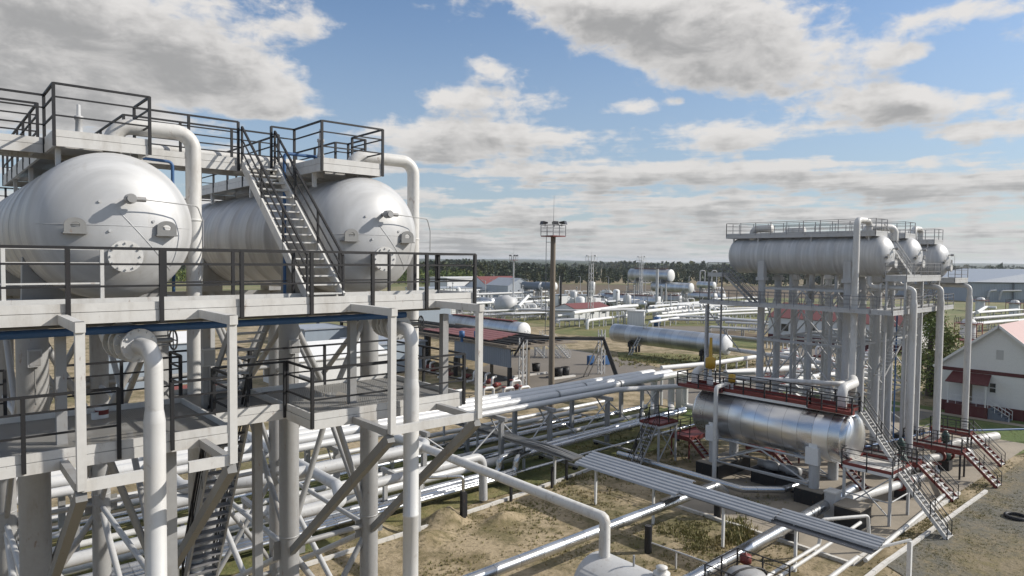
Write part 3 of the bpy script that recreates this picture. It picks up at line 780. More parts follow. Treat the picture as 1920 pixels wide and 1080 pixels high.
part('roof', rb, M['pink'], wh)
fb = MB()
for ya in (YA-.5, YB+.5):
    sl = (ridge-eave)/abs(YC-(YA if ya < YC else YB)); fb.beam((X0-.47, ya, eave-.5*sl-.02), (X0-.47, YC, ridge-.02), .05, .26)
part('barge_board', fb, M['wall_white'], wh)
def wallbox(px0, px1, py0, py1, mat, name, t=.05, par=None):
    a = AX(px0, py0, X0); b = AX(px1, py1, X0); return part(name, MB().box(X0-t, X0-.004, b.y, a.y, b.z, a.z), mat, par or wh)
wallbox(1868.5, 1881.5, 656, 675, M['pale'], 'attic_vent', .04)
for bx in ((1831, 1845.5, 716, 725), (1855, 1868.5, 716.5, 738)):
    f = wallbox(*bx, M['wall_white'], 'window', .07)
    a = AX(bx[0], bx[2], X0); b = AX(bx[1], bx[3], X0)
    g = MB().box(X0-.09, X0-.072, b.y+.09, a.y-.09, b.z+.09, a.z-.09); part('pane', g, M['glass'], f)
    if bx[3]-bx[2] > 15: part('glazing_bar', MB().box(X0-.11, X0-.092, b.y+.09, a.y-.09, (a.z+b.z)/2-.04, (a.z+b.z)/2+.04), M['wall_white'], f)
a = AX(1790, 755, X0); d0 = AX(1801, 716, X0); d1 = AX(1808, 750, X0)
part('door', MB().box(X0-.06, X0-.004, 23.9, 24.8, 1.3, 3.5), M['wood'], wh)
pr = part('porch_roof', MB().add([(X0-.01, 22.1, 4.72), (X0-.01, 25.9, 4.72), (X0-1.9, 26.1, 3.75), (X0-1.9, 21.9, 3.75), (X0-.01, 22.1, 4.62), (X0-.01, 25.9, 4.62), (X0-1.9, 26.1, 3.65), (X0-1.9, 21.9, 3.65)], [(0, 1, 2, 3), (4, 5, 6, 7), (2, 3, 7, 6), (0, 3, 7, 4), (1, 2, 6, 5)]), M['maroon'], wh)
for y in (22.15, 25.8): part('post', MB().beam((X0-1.75, y, 1.25), (X0-1.75, y, 3.8), .12), M['wall_white'], pr)
part('porch_floor', MB().box(X0-1.95, X0-.065, 21.9, 26.0, 0, 1.25), M['maroon'], wh)
sb = MB()
for k in range(6): sb.box(X0-1.8, X0-.5, 21.88-.32*(k+1), 21.88-.32*k-.005, 0, 1.2-.2*k)
part('porch_steps', sb, M['slate'], wh)
for xx in (X0-1.8, X0-.5):
    hb = MB()
    for h in (.5, .95): hb.beam((xx, 21.9, 1.25+h), (xx, 19.9, .1+h), .05)
    for k in range(4): hb.beam((xx, 21.9-.66*k, 1.2-.38*k), (xx, 21.9-.66*k, 2.2-.38*k), .05)
    part('handrail', hb, M['wall_white'], wh)
rb = MB()
for h in (.5, 1.0): rb.beam((X0-1.8, 22.1, 1.25+h), (X0-1.8, 25.8, 1.25+h), .05)
for y in (23, 24, 25): rb.beam((X0-1.8, y, 1.25), (X0-1.8, y, 2.25), .04)
part('porch_rail', rb, M['wall_white'], wh)

# big grey warehouse, far right
a = G(1822, 566)
wa = thing('warehouse', 'huge grey blue warehouse with a low pitched roof far off at the right edge', 'warehouse', tuple(a))
e1 = R0*190; dp = F0*70; n = V((0, 0, 9.2))
part('wall', MB().prism([a, a+e1, a+e1+dp, a+dp], n), M['corr_ware'], wa)
rf = MB(); k = V((0, 0, 9.2)); top = a+e1*.5+V((0, 0, 15.5))
rf.add([a+k-R0*1-F0, a+k+e1-F0, a+k+e1+dp, a+k+dp-R0, a+e1*.22+V((0,0,15))+F0*8, a+e1*.22+V((0,0,15))+dp, a+e1*.78+V((0,0,15))+F0*8, a+e1*.78+V((0,0,15))+dp],
       [(0, 4, 5, 3), (0, 1, 6, 4), (4, 6, 7, 5), (1, 2, 7, 6)])
part('roof', rf, M['roof_grey'], wa)
fb = MB().beam(a+V((0, 0, 9.0))-F0*.3, a+e1+V((0, 0, 9.0))-F0*.3, .3, .7); part('fascia', fb, M['slate'], wa)
for q in (6, 11.5):
    pb = MB(); s = a+R0*q-F0*1.5
    pb.pipe([s+ZZ*1.0, s+R0*1+ZZ*5.2, s+R0*(4 if q < 8 else 10)+ZZ*5.4], .45, .8, 10); part('duct', pb, M['pale'], wa)
part('ladder', MB().beam(a+R0*19-F0*.5, a+R0*19-F0*.5+ZZ*9, 1.2, .3), M['slate'], wa)

def shed(name, label, c, ex, ey, L, Wd, h, wall, roof, cat='building', rise=.0, group=None, over=.25, openings=0):
    c = V(c); ex = V(ex).normalized(); ey = V(ey).normalized(); th = thing(name, label, cat, tuple(c), group)
    A = [c, c+ex*L, c+ex*L+ey*Wd, c+ey*Wd]
    if rise > 0 and rise < 90:
        part('wall', MB().prism([A[0], A[3], A[3]+ZZ*h, c+ey*(Wd/2)+ZZ*(h+rise), A[0]+ZZ*h], ex*L), wall, th)
        r = MB(); s = rise/(Wd/2)
        for y0, sg in ((-over, 1), (Wd+over, -1)):
            p0 = c-ex*over+ey*y0+ZZ*(h-over*s+.03); p1 = c+ex*(L+over)+ey*y0+ZZ*(h-over*s+.03); q0 = c-ex*over+ey*(Wd/2)+ZZ*(h+rise+.03); q1 = c+ex*(L+over)+ey*(Wd/2)+ZZ*(h+rise+.03)
            r.add([p0, p1, q1, q0, p0+ZZ*.12, p1+ZZ*.12, q1+ZZ*.12, q0+ZZ*.12], [(0, 1, 2, 3), (4, 5, 6, 7), (0, 1, 5, 4), (0, 3, 7, 4), (1, 2, 6, 5)])
        part('roof', r, roof, th)
    else:
        part('wall', MB().prism(A, ZZ*h), wall, th)
        o = over
        part('roof', MB().prism([A[0]-ex*o-ey*o+ZZ*(h+.003), A[1]+ex*o-ey*o+ZZ*(h+.003), A[2]+ex*o+ey*o+ZZ*(h+.003), A[3]-ex*o+ey*o+ZZ*(h+.003)], ZZ*.22), roof, th)
    for k in range(openings):
        u = (k+.5)/openings
        wz = h*.45; s = min(1.0, L/openings*.3)
        w_ = part('window', MB().prism([c+ex*(L*u-s)-ey*.06+ZZ*wz, c+ex*(L*u+s)-ey*.06+ZZ*wz, c+ex*(L*u+s)-ey*.06+ZZ*(wz+h*.32), c+ex*(L*u-s)-ey*.06+ZZ*(wz+h*.32)], ey*.055), M['wall_white'], th)
        s *= .8
        part('pane', MB().prism([c+ex*(L*u-s)-ey*.08+ZZ*(wz+.12), c+ex*(L*u+s)-ey*.08+ZZ*(wz+.12), c+ex*(L*u+s)-ey*.08+ZZ*(wz+h*.32-.12), c+ex*(L*u-s)-ey*.08+ZZ*(wz+h*.32-.12)], ey*.018), M['glass'], w_)
    return th
XX, YY = V((1, 0, 0)), V((0, 1, 0))
# buildings behind the near tower
p = G(556, 738); shed('site_building', 'long white building with a pale roof seen through the near tower legs', p, XX, YY, 13, 11, 4.0, M['wall_white'], M['wall_white'], rise=1.6, openings=0)
p = G(700, 705); shed('site_building', 'low blue grey corrugated shed just right of the white one behind the near tower', p, XX, YY, 9, 10, 4.4, M['corr_blue'], M['roof_grey'])
p = G(200, 735); shed('site_building', 'pale corrugated building behind the legs under the nearest tank', p, XX, YY, 12, 9, 5.5, M['corr_blue'], M['wall_white'], rise=1.0)
p = G(330, 800); shed('site_building', 'small white hut with a dull red roof behind the nearest riser pipe', p, XX, YY, 5, 4, 2.6, M['wall_white'], M['roof_red'], rise=1.0)
p = G(572, 668); shed('site_building', 'grey shed with a ribbed wall behind the staircase foot', p, XX, YY, 8, 8, 4.5, M['corr_blue'], M['roof_grey'])
p = G(765, 625); shed('site_building', 'long pale blue corrugated hall right of the near tower', p, XX, YY, 12, 14, 5.6, M['corr_blue'], M['wall_white'])
p = G(760, 596); shed('site_building', 'hall with a bright red roof beyond the end of the long walkway', p, XX, YY, 18, 14, 4.4, M['wall_white'], M['roof_red'], rise=2.2)
p = G(915, 562); shed('site_building', 'white building with a dark red gabled roof in front of the far wood', p, XX, YY, 20, 16, 5.5, M['wall_white'], M['roof_red'], rise=4.2)
p = G(838, 556); shed('site_building', 'flat white block in front of the far wood, left of the red roofed one', p, XX, YY, 26, 14, 8.5, M['corr_white'], M['wall_white'])
p = G(795, 565); shed('site_building', 'low grey roofed block at the foot of the far wood, left', p, XX, YY, 34, 14, 5, M['wall_white'], M['roof_grey'])
p = G(952, 566); shed('site_building', 'rounded pale hangar among distant pipes', p, YY, XX, 14, 14, 6.5, M['roof_grey'], M['roof_grey'], rise=3.0)
# transformer houses and control hut
p = G(1046, 586); b1 = shed('boiler_house', 'left hand white boxy boiler house with black stacks', p, XX, YY, 4.5, 3.5, 5.6, M['wall_white'], M['roof_grey'], group='white boiler houses')
p = G(1098, 586); b2 = shed('boiler_house', 'right hand white boxy boiler house with black stacks', p, XX, YY, 3.6, 3.5, 5.6, M['wall_white'], M['roof_grey'], group='white boiler houses')
for b_, o in ((b1, G(1046, 586)), (b2, G(1098, 586))):
    for k in range(2):
        q = o+(XX*.6-YY*.6 if k == 0 else XX*3.0+YY*1.8); part('stack', MB().tube([q+ZZ*(2.2 if k == 0 else 5.8), q+ZZ*(10.5-k*.5)], .36, 10), M['tar'], b_)
    part('lean_to', MB().prism([o+XX*4.8, o+XX*7.5, o+XX*7.5+YY*3, o+XX*4.8+YY*3], ZZ*4.6), M['wall_white'], b_)
p = G(1077, 601); shed('control_hut', 'low white hut with a dark red roof and small windows beside a lattice mast', p, XX, YY, 15, 8, 3.3, M['wall_white'], M['roof_red'], rise=1.2, openings=3)
p = G(1176, 610); q = G(1207, 611)
sh = shed('metal_shed', 'plain white box shed standing alone on the grass', p, (q-p), V((-(q-p).y, (q-p).x, 0)), (q-p).length, 4.6, 3.7, M['corr_white'], M['wall_white'])
part('door', MB().prism([q+ZZ*.1-XX*.02+V(((q-p).normalized()))*.05, q+V((-(q-p).y, (q-p).x, 0)).normalized()*2.2+V(((q-p).normalized()))*.05+ZZ*.1, q+V((-(q-p).y, (q-p).x, 0)).normalized()*2.2+V(((q-p).normalized()))*.05+ZZ*2.6, q+ZZ*2.6+V(((q-p).normalized()))*.05], V(((q-p).normalized()))*.04), M['pale'], sh)
p = G(1232, 611); solo('barrel', 'blue barrel standing on the grass right of the white box shed', 'barrel', MB().lathe(p, ZZ, [(0, 0), (0, .9), (.9, .95), (1.0, 1.0), (1.1, .95), (2.4, .95), (2.4, 0)], 16), M['blue'])
# red roofed, white walled hall behind the far tower
p = G(1440, 638); hl = shed('site_building', 'long white hall with maroon base and red roof behind the far tower', p, YY*-1, XX, 30, 14, 5.2, M['wall_white'], M['roof_red'], rise=2.8)
A0 = V((p.x, p.y, 0)); part('plinth', MB().box(p.x-.08, p.x-.004, p.y-30, p.y, 0, 1.5), M['maroon'], hl)
for k in range(5): part('window', MB().box(p.x-.1, p.x-.004, p.y-3-6*k-1.6, p.y-3-6*k, 2.4, 3.9), M['glass'], hl)

# ================================================================== FAR TOWER
RX = (60.0, 66.3, 73.6); RYH = 22.7; RCZ = (17.7, 17.7, 17.35)
RL = ('silver tank on the far steel tower, front one with its long side in view', 'middle one of the three silver tank ends on the far steel tower', 'rightmost of the three silver tank ends on the far steel tower')
def tank_copy(src, i):
    c = copy_tree(src, (RX[i], RYH, RCZ[i]), RL[i], 'silver tanks on the far steel tower'); return c
rts = [tank_copy(t1, i) for i in range(3)]
ff = thing('support_frame', 'tall braced steel frame of columns carrying the three far silver tanks', 'steel frame', (66, 28, 0))
fcols = []
for i, cx in enumerate(RX):
    for dx in (-1.5, 1.5):
        for y in (24.6, 32.3):
            x = cx+dx; b = MB().tube([(x, y, .3), (x, y, 15.75)], .32, 16); b.box(x-.4, x+.4, y-.4, y+.4, 15.4, 15.7)
            b.box(x-.3, x+.3, y-.3, y+.3, 15.7, 17.2 if dx < 0 and i == 0 else 15.9)
            c = part('column', b, M['pale'], ff); part('footing', MB().box(x-.7, x+.7, y-.7, y+.7, .1, .5), M['tar'], c)
            fcols.append((x, y))
def fb_(a, b, r=.07, m='pale', name='brace'): part(name, MB().tube([a, b], r, 8), M[m], ff)
fx = sorted({c[0] for c in fcols})
for x in fx:
    for z in (14.7, 10.0, 5.2): part('tie_beam', MB().beam((x, 24.6, z), (x, 32.3, z), .14, .2), M['pale'], ff)
    ym = 28.45
    if True:
        fb_((x, ym, 14.6), (x, 24.7, 10.1)); fb_((x, ym, 14.6), (x, 32.2, 10.1))
        fb_((x, ym, 9.9), (x, 24.7, 5.3)); fb_((x, ym, 9.9), (x, 32.2, 5.3))
        fb_((x, 24.7, 5.1), (x, 32.2, .5)); fb_((x, 32.2, 5.1), (x, 24.7, .5))
for y in (24.6, 32.3):
    for a, b in zip(fx, fx[1:]):
        for z in (14.7, 10.0): part('tie_beam', MB().beam((a, y, z), (b, y, z), .12, .18), M['pale'], ff)
    for a, b in zip(fx[::2], fx[1::2]):
        for z0, z1 in ((14.6, 10.1), (9.9, 5.3), (5.1, .5)):
            fb_((a, y, z0), (b, y, z1), .06); fb_((b, y, z0), (a, y, z1), .06)
for a_, b_ in (((70.9, 21.8, 15.45), (72.1, 24.4, 12.6)), ((74.1, 21.8, 15.45), (75.1, 24.4, 12.6)), ((70.2, 21.8, 13.0), (67.8, 24.4, 10.4))): part('bracket_strut', MB().tube([a_, b_], .07, 8), M['pale'], ff)
# inner catwalk and vessel legs between
for x in (63.1, 70):
    for y in (26, 30): fb_((x, y, .3), (x, y, 13), .2, 'pale', 'column')
def fplat(label, *a, rails=None, h=1.1, mat='pale', grp='walkways of the far tower', **k):
    th = thing('walkway_platform', label, 'platform', ((a[0]+a[1])/2, (a[2]+a[3])/2, a[4]), grp)
    platform(th, *a, edge=M[mat], **k)
    for r in rails or []: guard_rail(th, r, h, sp=1.5, mat=M['rail_grey'], w=.05, split=False, drop=.2)
    return th
z = 13.3
fplat('middle level walkway along the left side of the far tower, under its long tank', 56.4, 57.8, 22.0, 37.5, z, ch=.2, rails=[[(56.4, 37.5, z), (56.4, 20.4, z)], [(57.8, 22, z), (57.8, 37.5, z)]])
fplat('middle level walkway across the right end of the far tower', 56.4, 70.4, 20.3, 21.9, z, ch=.22, rails=[[(56.4, 20.3, z), (70.4, 20.3, z), (70.4, 21.9, z), (58, 21.9, z)]])
z = 16.0
fplat('upper end walkway in front of the round tank ends of the far tower', 59, 66.8, 20.3, 21.9, z, ch=.34, rails=[[(59, 21.9, z), (59, 20.3, z), (66.8, 20.3, z), (66.8, 21.9, z)]])
fplat('last bit of upper end walkway below the rightmost far tank', 70.6, 74.2, 20.3, 21.9, z-.3, ch=.3, rails=[[(70.6, 20.3, z-.3), (74.2, 20.3, z-.3), (74.2, 21.9, z-.3)]])
fplat('small stair landing at the far left corner of the far tower', 57.2, 59.0, 35.6, 37.2, 15.9, rails=[[(57.2, 35.6, 15.9), (57.2, 37.2, 15.9), (59, 37.2, 15.9), (59, 35.6, 15.9)]])
for x, y in ((57.3, 37.1), (57.3, 35.7)): part('post', MB().beam((x, y, 0), (x, y, 15.7), .12), M['rail_grey'], ff)
for x, y, zt in ((56.5, 36.8, 13), (59.1, 20.4, 15.8), (62.8, 20.4, 15.8), (66.7, 20.4, 15.8), (59.1, 21.8, 15.8)):
    part('post', MB().beam((x, y, .1), (x, y, zt), .15), M['pale'], ff)
for y in (34.2, 24.6):
    for s in (0,): fb_((56.5, y+3, 13), (58.5, y, 8.5), .06)
for i, cx in enumerate(RX):
    zt = RCZ[i]+1.92; lab = ('railed walkway along the top of the front far tank', 'railed walkway on top of the middle far tank', 'railed walkway on top of the rightmost far tank')[i]
    y0 = 22.6
    tp = fplat(lab, cx-1.3, cx+1.0, y0, 36.2, zt, ch=.3, rails=[[(cx-1.3, 36.2, zt), (cx-1.3, y0, zt), (cx+1, y0, zt), (cx+1, 36.2, zt), (cx-1.3, 36.2, zt)]])
    for y in (23.2, 28, 33, 35.5): part('stub_leg', MB().beam((cx-1.1, y, zt-.2), (cx-1.1, y, zt-.95), .12), M['pale'], tp)
    nz = thing('nozzle', ('fat white flanged nozzle in the railing on top of the front far tank', 'fat white flanged nozzle on top of the middle far tank', 'fat white flanged nozzle on top of the rightmost far tank')[i], 'nozzle', (cx-.6, 34, zt))
    part('neck', MB().pipe([(cx-.6, 33.8, zt-.5), (cx-.6, 33.8, zt+.55), (cx-.6, 32.0, zt+.55)], .34, .5, 16), M['white'], nz)
    part('cap', MB().lathe((cx-.6, 32.1, zt+.55), (0, -1, 0), [(0, .4), (.15, .4), (.15, 0)], 16), M['white'], nz)
for i, cx in enumerate(RX):
    for k, y in enumerate((26.2, 28.4, 30.4)):
        d_ = thing('drain_pipe', 'slim grey drain pipe coming down among the far tower columns', 'pipe', (cx, y, 0), 'drain pipes among the far tower columns')
        part('pipe_run', MB().pipe([(cx+.1*k, y, 16.1), (cx+.1*k, y, 14.2-.6*k), (cx-.9+.8*k, y, 14.2-.6*k), (cx-.9+.8*k, y, .9), (cx-3, y-1, .8)], .15 if k != 1 else .24, .35, 12), M['pale'], d_)
        part('flange', flange(MB(), (cx-.9+.8*k, y, 6.0), ZZ, .26 if k != 1 else .36, .05, 8, 14), M['silver'], d_)
# landing stair far left corner
s = thing('staircase', 'grey stair from the corner landing down to the middle walkway of the far tower', 'stairs', (57, 37, 13.3))
stairway(s, (57.3, 35.5, 15.85), (57.0, 32.4, 13.35), (.9, 0, 0), 11, smat=M['grey'], tmat=M['galv'], rmat=M['rail_grey'], split=False)
s = thing('staircase', 'slanting white ladder between the front and middle far tank ends', 'stairs', (63, 21, 16))
stairway(s, (61.2, 22.9, 19.4), (65.0, 22.0, 16.1), (0, .8, 0), 14, split=False, rmat=M['pale'])
s = thing('staircase', 'stair zigzagging down at the right end of the far tower', 'stairs', (77, 21, 13))
stairway(s, (73.4, 22.2, 15.6), (69.8, 22.2, 13.4), (0, .8, 0), 11, split=False, rmat=M['rail_grey'], smat=M['grey'])
s = thing('staircase', 'long grey stair slanting down between the far tower columns', 'stairs', (60, 20, 8))
stairway(s, (68.5, 22.3, 13.2), (60.5, 22.3, 7.6), (0, .8, 0), 22, split=False, rmat=M['grey'], smat=M['grey'], rails=False)
# riser and three outlet pipes
solo('riser_pipe', 'white pipe rising in front of the long far tank and hooking over its top', 'pipe', MB().pipe([(59.4, 23.4, 19.1), (59.4, 23.4, 20.55), (57.0, 23.4, 20.55), (57.0, 23.4, 7.0), (57.0, 23.4, 6.6)], .25, .5, 18, 8), M['white'])
solo('riser_pipe', 'bent white pipe on top between the front and middle far tanks', 'pipe', MB().pipe([(60.3, 24, 19.2), (60.3, 24, 20.1), (62.6, 22.6, 20.1), (62.6, 22.6, 19)], .3, .5, 16), M['white'])
solo('riser_pipe', 'white pipe hooking over the top of the rightmost far tank', 'pipe', MB().pipe([(71.1, 24, 13), (71.1, 24, 20.4), (73, 24, 20.4), (73, 24, 18.8)], .25, .5, 16), M['white'])
for i, (x, lab) in enumerate(((59.5, 'first of the three tall white outlet pipes from the left, beside the long stair'), (65.8, 'middle one of the three tall white outlet pipes'), (73.5, 'rightmost of the three tall white outlet pipes, in front of the white house'))):
    th = thing('outlet_pipe', lab, 'pipe', (x, 19.9, 0), 'tall white outlet pipes of the far tower')
    part('nozzle', MB().pipe([(x, 23.3, 16), (x, 23.3, 15.1), (x, 19.9, 15.1), (x, 19.9, 14.2)], .2, .5, 16, 8), M['white'], th)
    b = MB().lathe((x, 19.9, 14.2), (0, 0, -1), [(0, .2), (.35, .27), (.37, .27), (13.0, .27)], 18); part('lower_run', b, M['white'], th)
    part('foot_bend', MB().pipe([(x, 19.9, 1.25), (x, 19.9, .75), (x+2.5, 19.1, .7)], .27, .5, 16), M['white'], th)
    for zz in (15.1,): part('flange', flange(MB(), (x, 22.3, zz), (0, 1, 0), .36, .08, 10), M['silver'], th)
solo('blue_pipe', 'thin blue pipe standing against the far tower columns', 'pipe', MB().tube([(66.6, 23.6, .4), (66.6, 23.6, 12.6)], .07, 8), M['blue'])
solo('cable_ladder', 'thin lattice cable ladder standing between the far tower columns and an outlet pipe', 'ladder', (lambda b: [b.beam((x, 23.3, .2), (x, 23.3, 13), .07) for x in (68.2, 69.0)] and [b.beam((68.2, 23.3, .5+k*.9), (69.0, 23.3, .95+k*.9), .05) for k in range(13)] and b)(MB()), M['pale'])

# ================================================================== INSULATED TANK IN FRONT
ITX, ITZ, IR = 49.0, 5.1, 1.84; IY0, IY1 = 20.2, 31.6
it = thing('insulated_tank', 'shiny metal clad tank on plinths with a red railed walkway on top', 'tank', (ITX, IY0, ITZ))
prof = [(-t, r) for t, r in head_profile(IR, .8, 12)][::-1] + [(.0, IR+.03), (IY1-IY0, IR+.03)] + [(IY1-IY0+t, r) for t, r in head_profile(IR, .8, 12)]
part('shell', MB().lathe((ITX, IY0, ITZ), (0, 1, 0), prof, 72), M['clad'], it)
for i, y in enumerate((21.9, 30.0)):
    sb = MB(); sb.prism([(ITX-1.75, y-.3, 3.3), (ITX+1.75, y-.3, 3.3)] + [(ITX+(IR+.02)*math.cos(math.radians(-12-156*k/10)), y-.3, ITZ+(IR+.02)*math.sin(math.radians(-12-156*k/10))) for k in range(11)], (0, .6, 0))
    sb.box(ITX-2.0, ITX-1.55, y-.45, y+.45, 3.2, 4.4); part('saddle', sb, M['wall_white'], it)
    for dx in (-1.5, 1.5):
        for dy in (-.0, ):
            c = part('column', MB().tube([(ITX+dx, y, 1.1), (ITX+dx, y, 3.25)], .36, 16), M['pale'], it)
    part('plinth', MB().box(ITX-2.4, ITX+2.4, y-1.0, y+1.0, .05, 1.1), M['tar'], it)
    part('plinth_cap', MB().box(ITX-2.35, ITX+2.35, y-.95, y+.95, 1.104, 1.16), M['concrete'], it)
def ib(a, b, r=.07): part('brace', MB().tube([a, b], r, 8), M['pale'], it)
for x in (ITX-1.5, ITX+1.5):
    ib((x, 22.1, 3.1), (x, 29.8, 3.1), .09); ib((x, 26, 3.0), (x, 22.1, 1.3)); ib((x, 26, 3.0), (x, 29.8, 1.3)); ib((x, 22.2, 1.25), (x, 29.8, 1.25), .08); ib((x-.25, 22.2, 1.5), (x-.25, 29.8, 1.35), .06)
ib((ITX-1.5, 22.0, 3.1), (ITX+1.5, 29.9, 3.1)); ib((ITX+1.5, 22.0, 3.1), (ITX-1.5, 29.9, 3.1))
iw = thing('walkway_platform', 'red edged walkway with black rails on top of the shiny clad tank', 'platform', (ITX, 26, 7.1))
part('deck', MB().box(ITX-.85, ITX+.85, 19.9, 33.0, 7.06, 7.1), M['red'], iw)
for x in (ITX-.9, ITX+.9):
    part('toe_board', MB().beam((x, 19.85, 7.22), (x, 33.05, 7.22), .05, .26), M['red'], iw)
    part('edge_beam', MB().beam((x, 19.85, 6.98), (x, 33.05, 6.98), .06, .2), M['wall_white'], iw)
for y in (19.87, 33.03): part('toe_board', MB().beam((ITX-.9, y, 7.22), (ITX+.9, y, 7.22), .05, .26), M['red'], iw)
part('landing', MB().box(ITX-1.35, ITX-.93, 29.6, 33.6, 7.0, 7.24), M['red'], iw); part('landing', MB().box(ITX-1.35, ITX-.93, 19.5, 22.6, 7.0, 7.24), M['red'], iw)
guard_rail(iw, [(ITX-.95, 22.6, 7.1), (ITX-1.4, 22.6, 7.1), (ITX-1.4, 19.5, 7.1), (ITX-.1, 19.5, 7.1)], 1.1, sp=1.2, w=.075)
guard_rail(iw, [(ITX-.95, 22.6, 7.1), (ITX-.95, 29.6, 7.1), (ITX-1.4, 29.6, 7.1), (ITX-1.4, 33.6, 7.1), (ITX+1.4, 33.6, 7.1), (ITX+1.4, 30, 7.1), (ITX+.95, 30, 7.1), (ITX+.95, 20, 7.1)], 1.1, sp=1.7, w=.075)
ip = thing('walkway_platform', 'red edged landing on white legs in front of the shiny clad tank end', 'platform', (48, 18, 3.5))
platform(ip, 46.9, 50.2, 16.6, 19.7, 3.5, edge=M['wall_white'], deck=M['kerb'], topmat=M['red'], toe=.2)
guard_rail(ip, [(46.85, 16.55, 3.5), (46.85, 19.75, 3.5), (50.25, 19.75, 3.5), (50.25, 16.6, 3.5), (48.6, 16.55, 3.5)], sp=1.3, drop=.2)
for x in (46.95, 50.1):
    for y in (16.7, 19.6): part('leg', MB().beam((x, y, .1), (x, y, 3.3), .16), M['pale'], ip)
for a, b in (((46.95, 16.7, .6), (46.95, 19.6, 3.2)), ((46.95, 19.6, .6), (46.95, 16.7, 3.2)), ((46.95, 16.7, 1.6), (50.1, 16.7, 1.6)), ((46.95, 16.7, 1.6), (46.95, 19.6, 1.6))):
    part('brace', MB().tube([a, b], .045, 8), M['pale'], ip)
s = thing('staircase', 'white stair from the top of the shiny clad tank down to the red landing', 'stairs', (49.5, 18, 3.5))
stairway(s, (49.0, 19.6, 6.75), (49.0, 17.2, 3.55), (.8, 0, 0), 16, sh=.22, tread_d=.28)
s = thing('staircase', 'white stair with black rails from the red landing down to the gravel', 'stairs', (47.8, 15, 0))
stairway(s, (47.6, 16.5, 3.45), (47.6, 13.6, .02), (.85, 0, 0), 15, sh=.22, tread_d=.28)
# far end small landing and stair of the clad tank
ip2 = thing('walkway_platform', 'small red landing on lattice legs at the far end of the shiny clad tank', 'platform', (48, 35, 3.4))
platform(ip2, 46.0, 48.6, 34.2, 36.2, 3.4, edge=M['wall_white'], deck=M['red'], topmat=M['red'], toe=.2)
guard_rail(ip2, [(46, 34.2, 3.4), (48.6, 34.2, 3.4), (48.6, 36.2, 3.4), (46, 36.2, 3.4)], sp=1.2)
for x in (46.1, 48.5):
    for y in (34.3, 36.1): part('leg', MB().beam((x, y, 0), (x, y, 3.2), .14), M['pale'], ip2)
part('brace', MB().tube([(46.1, 34.3, .4), (48.5, 34.3, 3.1)], .05, 8), M['pale'], ip2); part('brace', MB().tube([(48.5, 34.3, .4), (46.1, 34.3, 3.1)], .05, 8), M['pale'], ip2)
s = thing('staircase', 'grey stair with black rails at the far end of the shiny clad tank', 'stairs', (44, 35, 0))
stairway(s, (46.0, 34.4, 3.4), (42.2, 33.6, .05), (0, .9, 0), 14, smat=M['grey'], tmat=M['galv'], split=False)
solo('vent_pipe', 'slender white standpipe in front of the far end of the shiny clad tank', 'pipe', MB().pipe([(48.6, 29.6, 6.9), (48.6, 29.6, 7.65), (46.4, 29.2, 7.65), (46.4, 29.2, .1)], .17, .3, 14), M['white'])
th = thing('control_valve', 'yellow headed control valve on top of the shiny clad tank', 'valve', (ITX, 32.2, 7.1))
part('stem', MB().lathe((ITX+.3, 31.6, 7.1), ZZ, [(0, .25), (.7, .25), (.72, .12), (2.6, .1)], 12), M['white'], th)
part('actuator', MB().lathe((ITX+.3, 31.6, 8.5), ZZ, [(0, .12), (.1, .42), (.9, .42), (1.0, .2), (1.05, .14), (2.6, .12), (2.62, 0)], 16), M['yellow'], th)
th = thing('control_valve', 'small yellow valve beside the slender standpipe on the clad tank', 'valve', (ITX-.2, 29.3, 7.1))
part('stem', MB().cyl((ITX-.2, 29.3, 7.1), (ITX-.2, 29.3, 8.0), .12), M['white'], th); part('actuator', MB().lathe((ITX-.2, 29.3, 7.7), ZZ, [(0, .1), (.1, .28), (.7, .28), (.75, 0)], 12), M['yellow'], th)
solo('white_nozzle', 'short white bent nozzle on the far end of the clad tank walkway', 'pipe', MB().pipe([(ITX-.4, 32.6, 7.0), (ITX-.4, 32.6, 8.2), (ITX+.5, 32.6, 8.4)], .28, .4, 14), M['white'])
solo('inlet_pipe', 'thick white pipe bending down into the right end of the clad tank walkway', 'pipe', MB().pipe([(57.0, 23.4, 6.9), (55.2, 22.6, 8.3), (52.0, 21.2, 8.5), (49.3, 20.9, 8.5), (49.3, 20.9, 6.6)], .33, .6, 18), M['white'])
solo('feed_pipe', 'long white pipe passing behind the rails of the clad tank towards the far tower', 'pipe', MB().pipe([(51.6, 31.5, 6.5), (51.6, 31.5, 7.7), (52.2, 29, 7.7), (55.5, 23.8, 7.7), (57, 23.8, 7.7)], .2, .6, 16), M['white'])

# things under the clad tank
for i, (px, py) in enumerate(((1440, 905), (1478, 915))):
    p = G(px, py, .1); t_ = thing('pump_plinth', ('left', 'right')[i]+' one of two black blocks under the shiny clad tank', 'plinth', tuple(p))
    part('block', MB().box(p.x-.8, p.x+.8, p.y-1, p.y+1, .1, 1.2), M['tar'], t_)
    part('pump_casing', MB().lathe((p.x, p.y-.9, 1.5), (0, 1, 0), [(0, 0), (0, .3), (.4, .38), (1.0, .38), (1.1, .25), (1.7, .25), (1.75, 0)], 14), M['grey'], t_)
for i, (a, b, lab) in enumerate((((46.6, 31, .7), (46.6, 22.5, .7), 'grey clad pipe lying on blocks along the left side of the clad tank'),)):
    solo('ground_pipe', lab, 'pipe', MB().pipe([(44.2, 37, .8), (44.2, 25.5, .8), (46.4, 23.6, .8), (50, 23.2, .8)], .26, .5, 16), M['clad_pipe'])
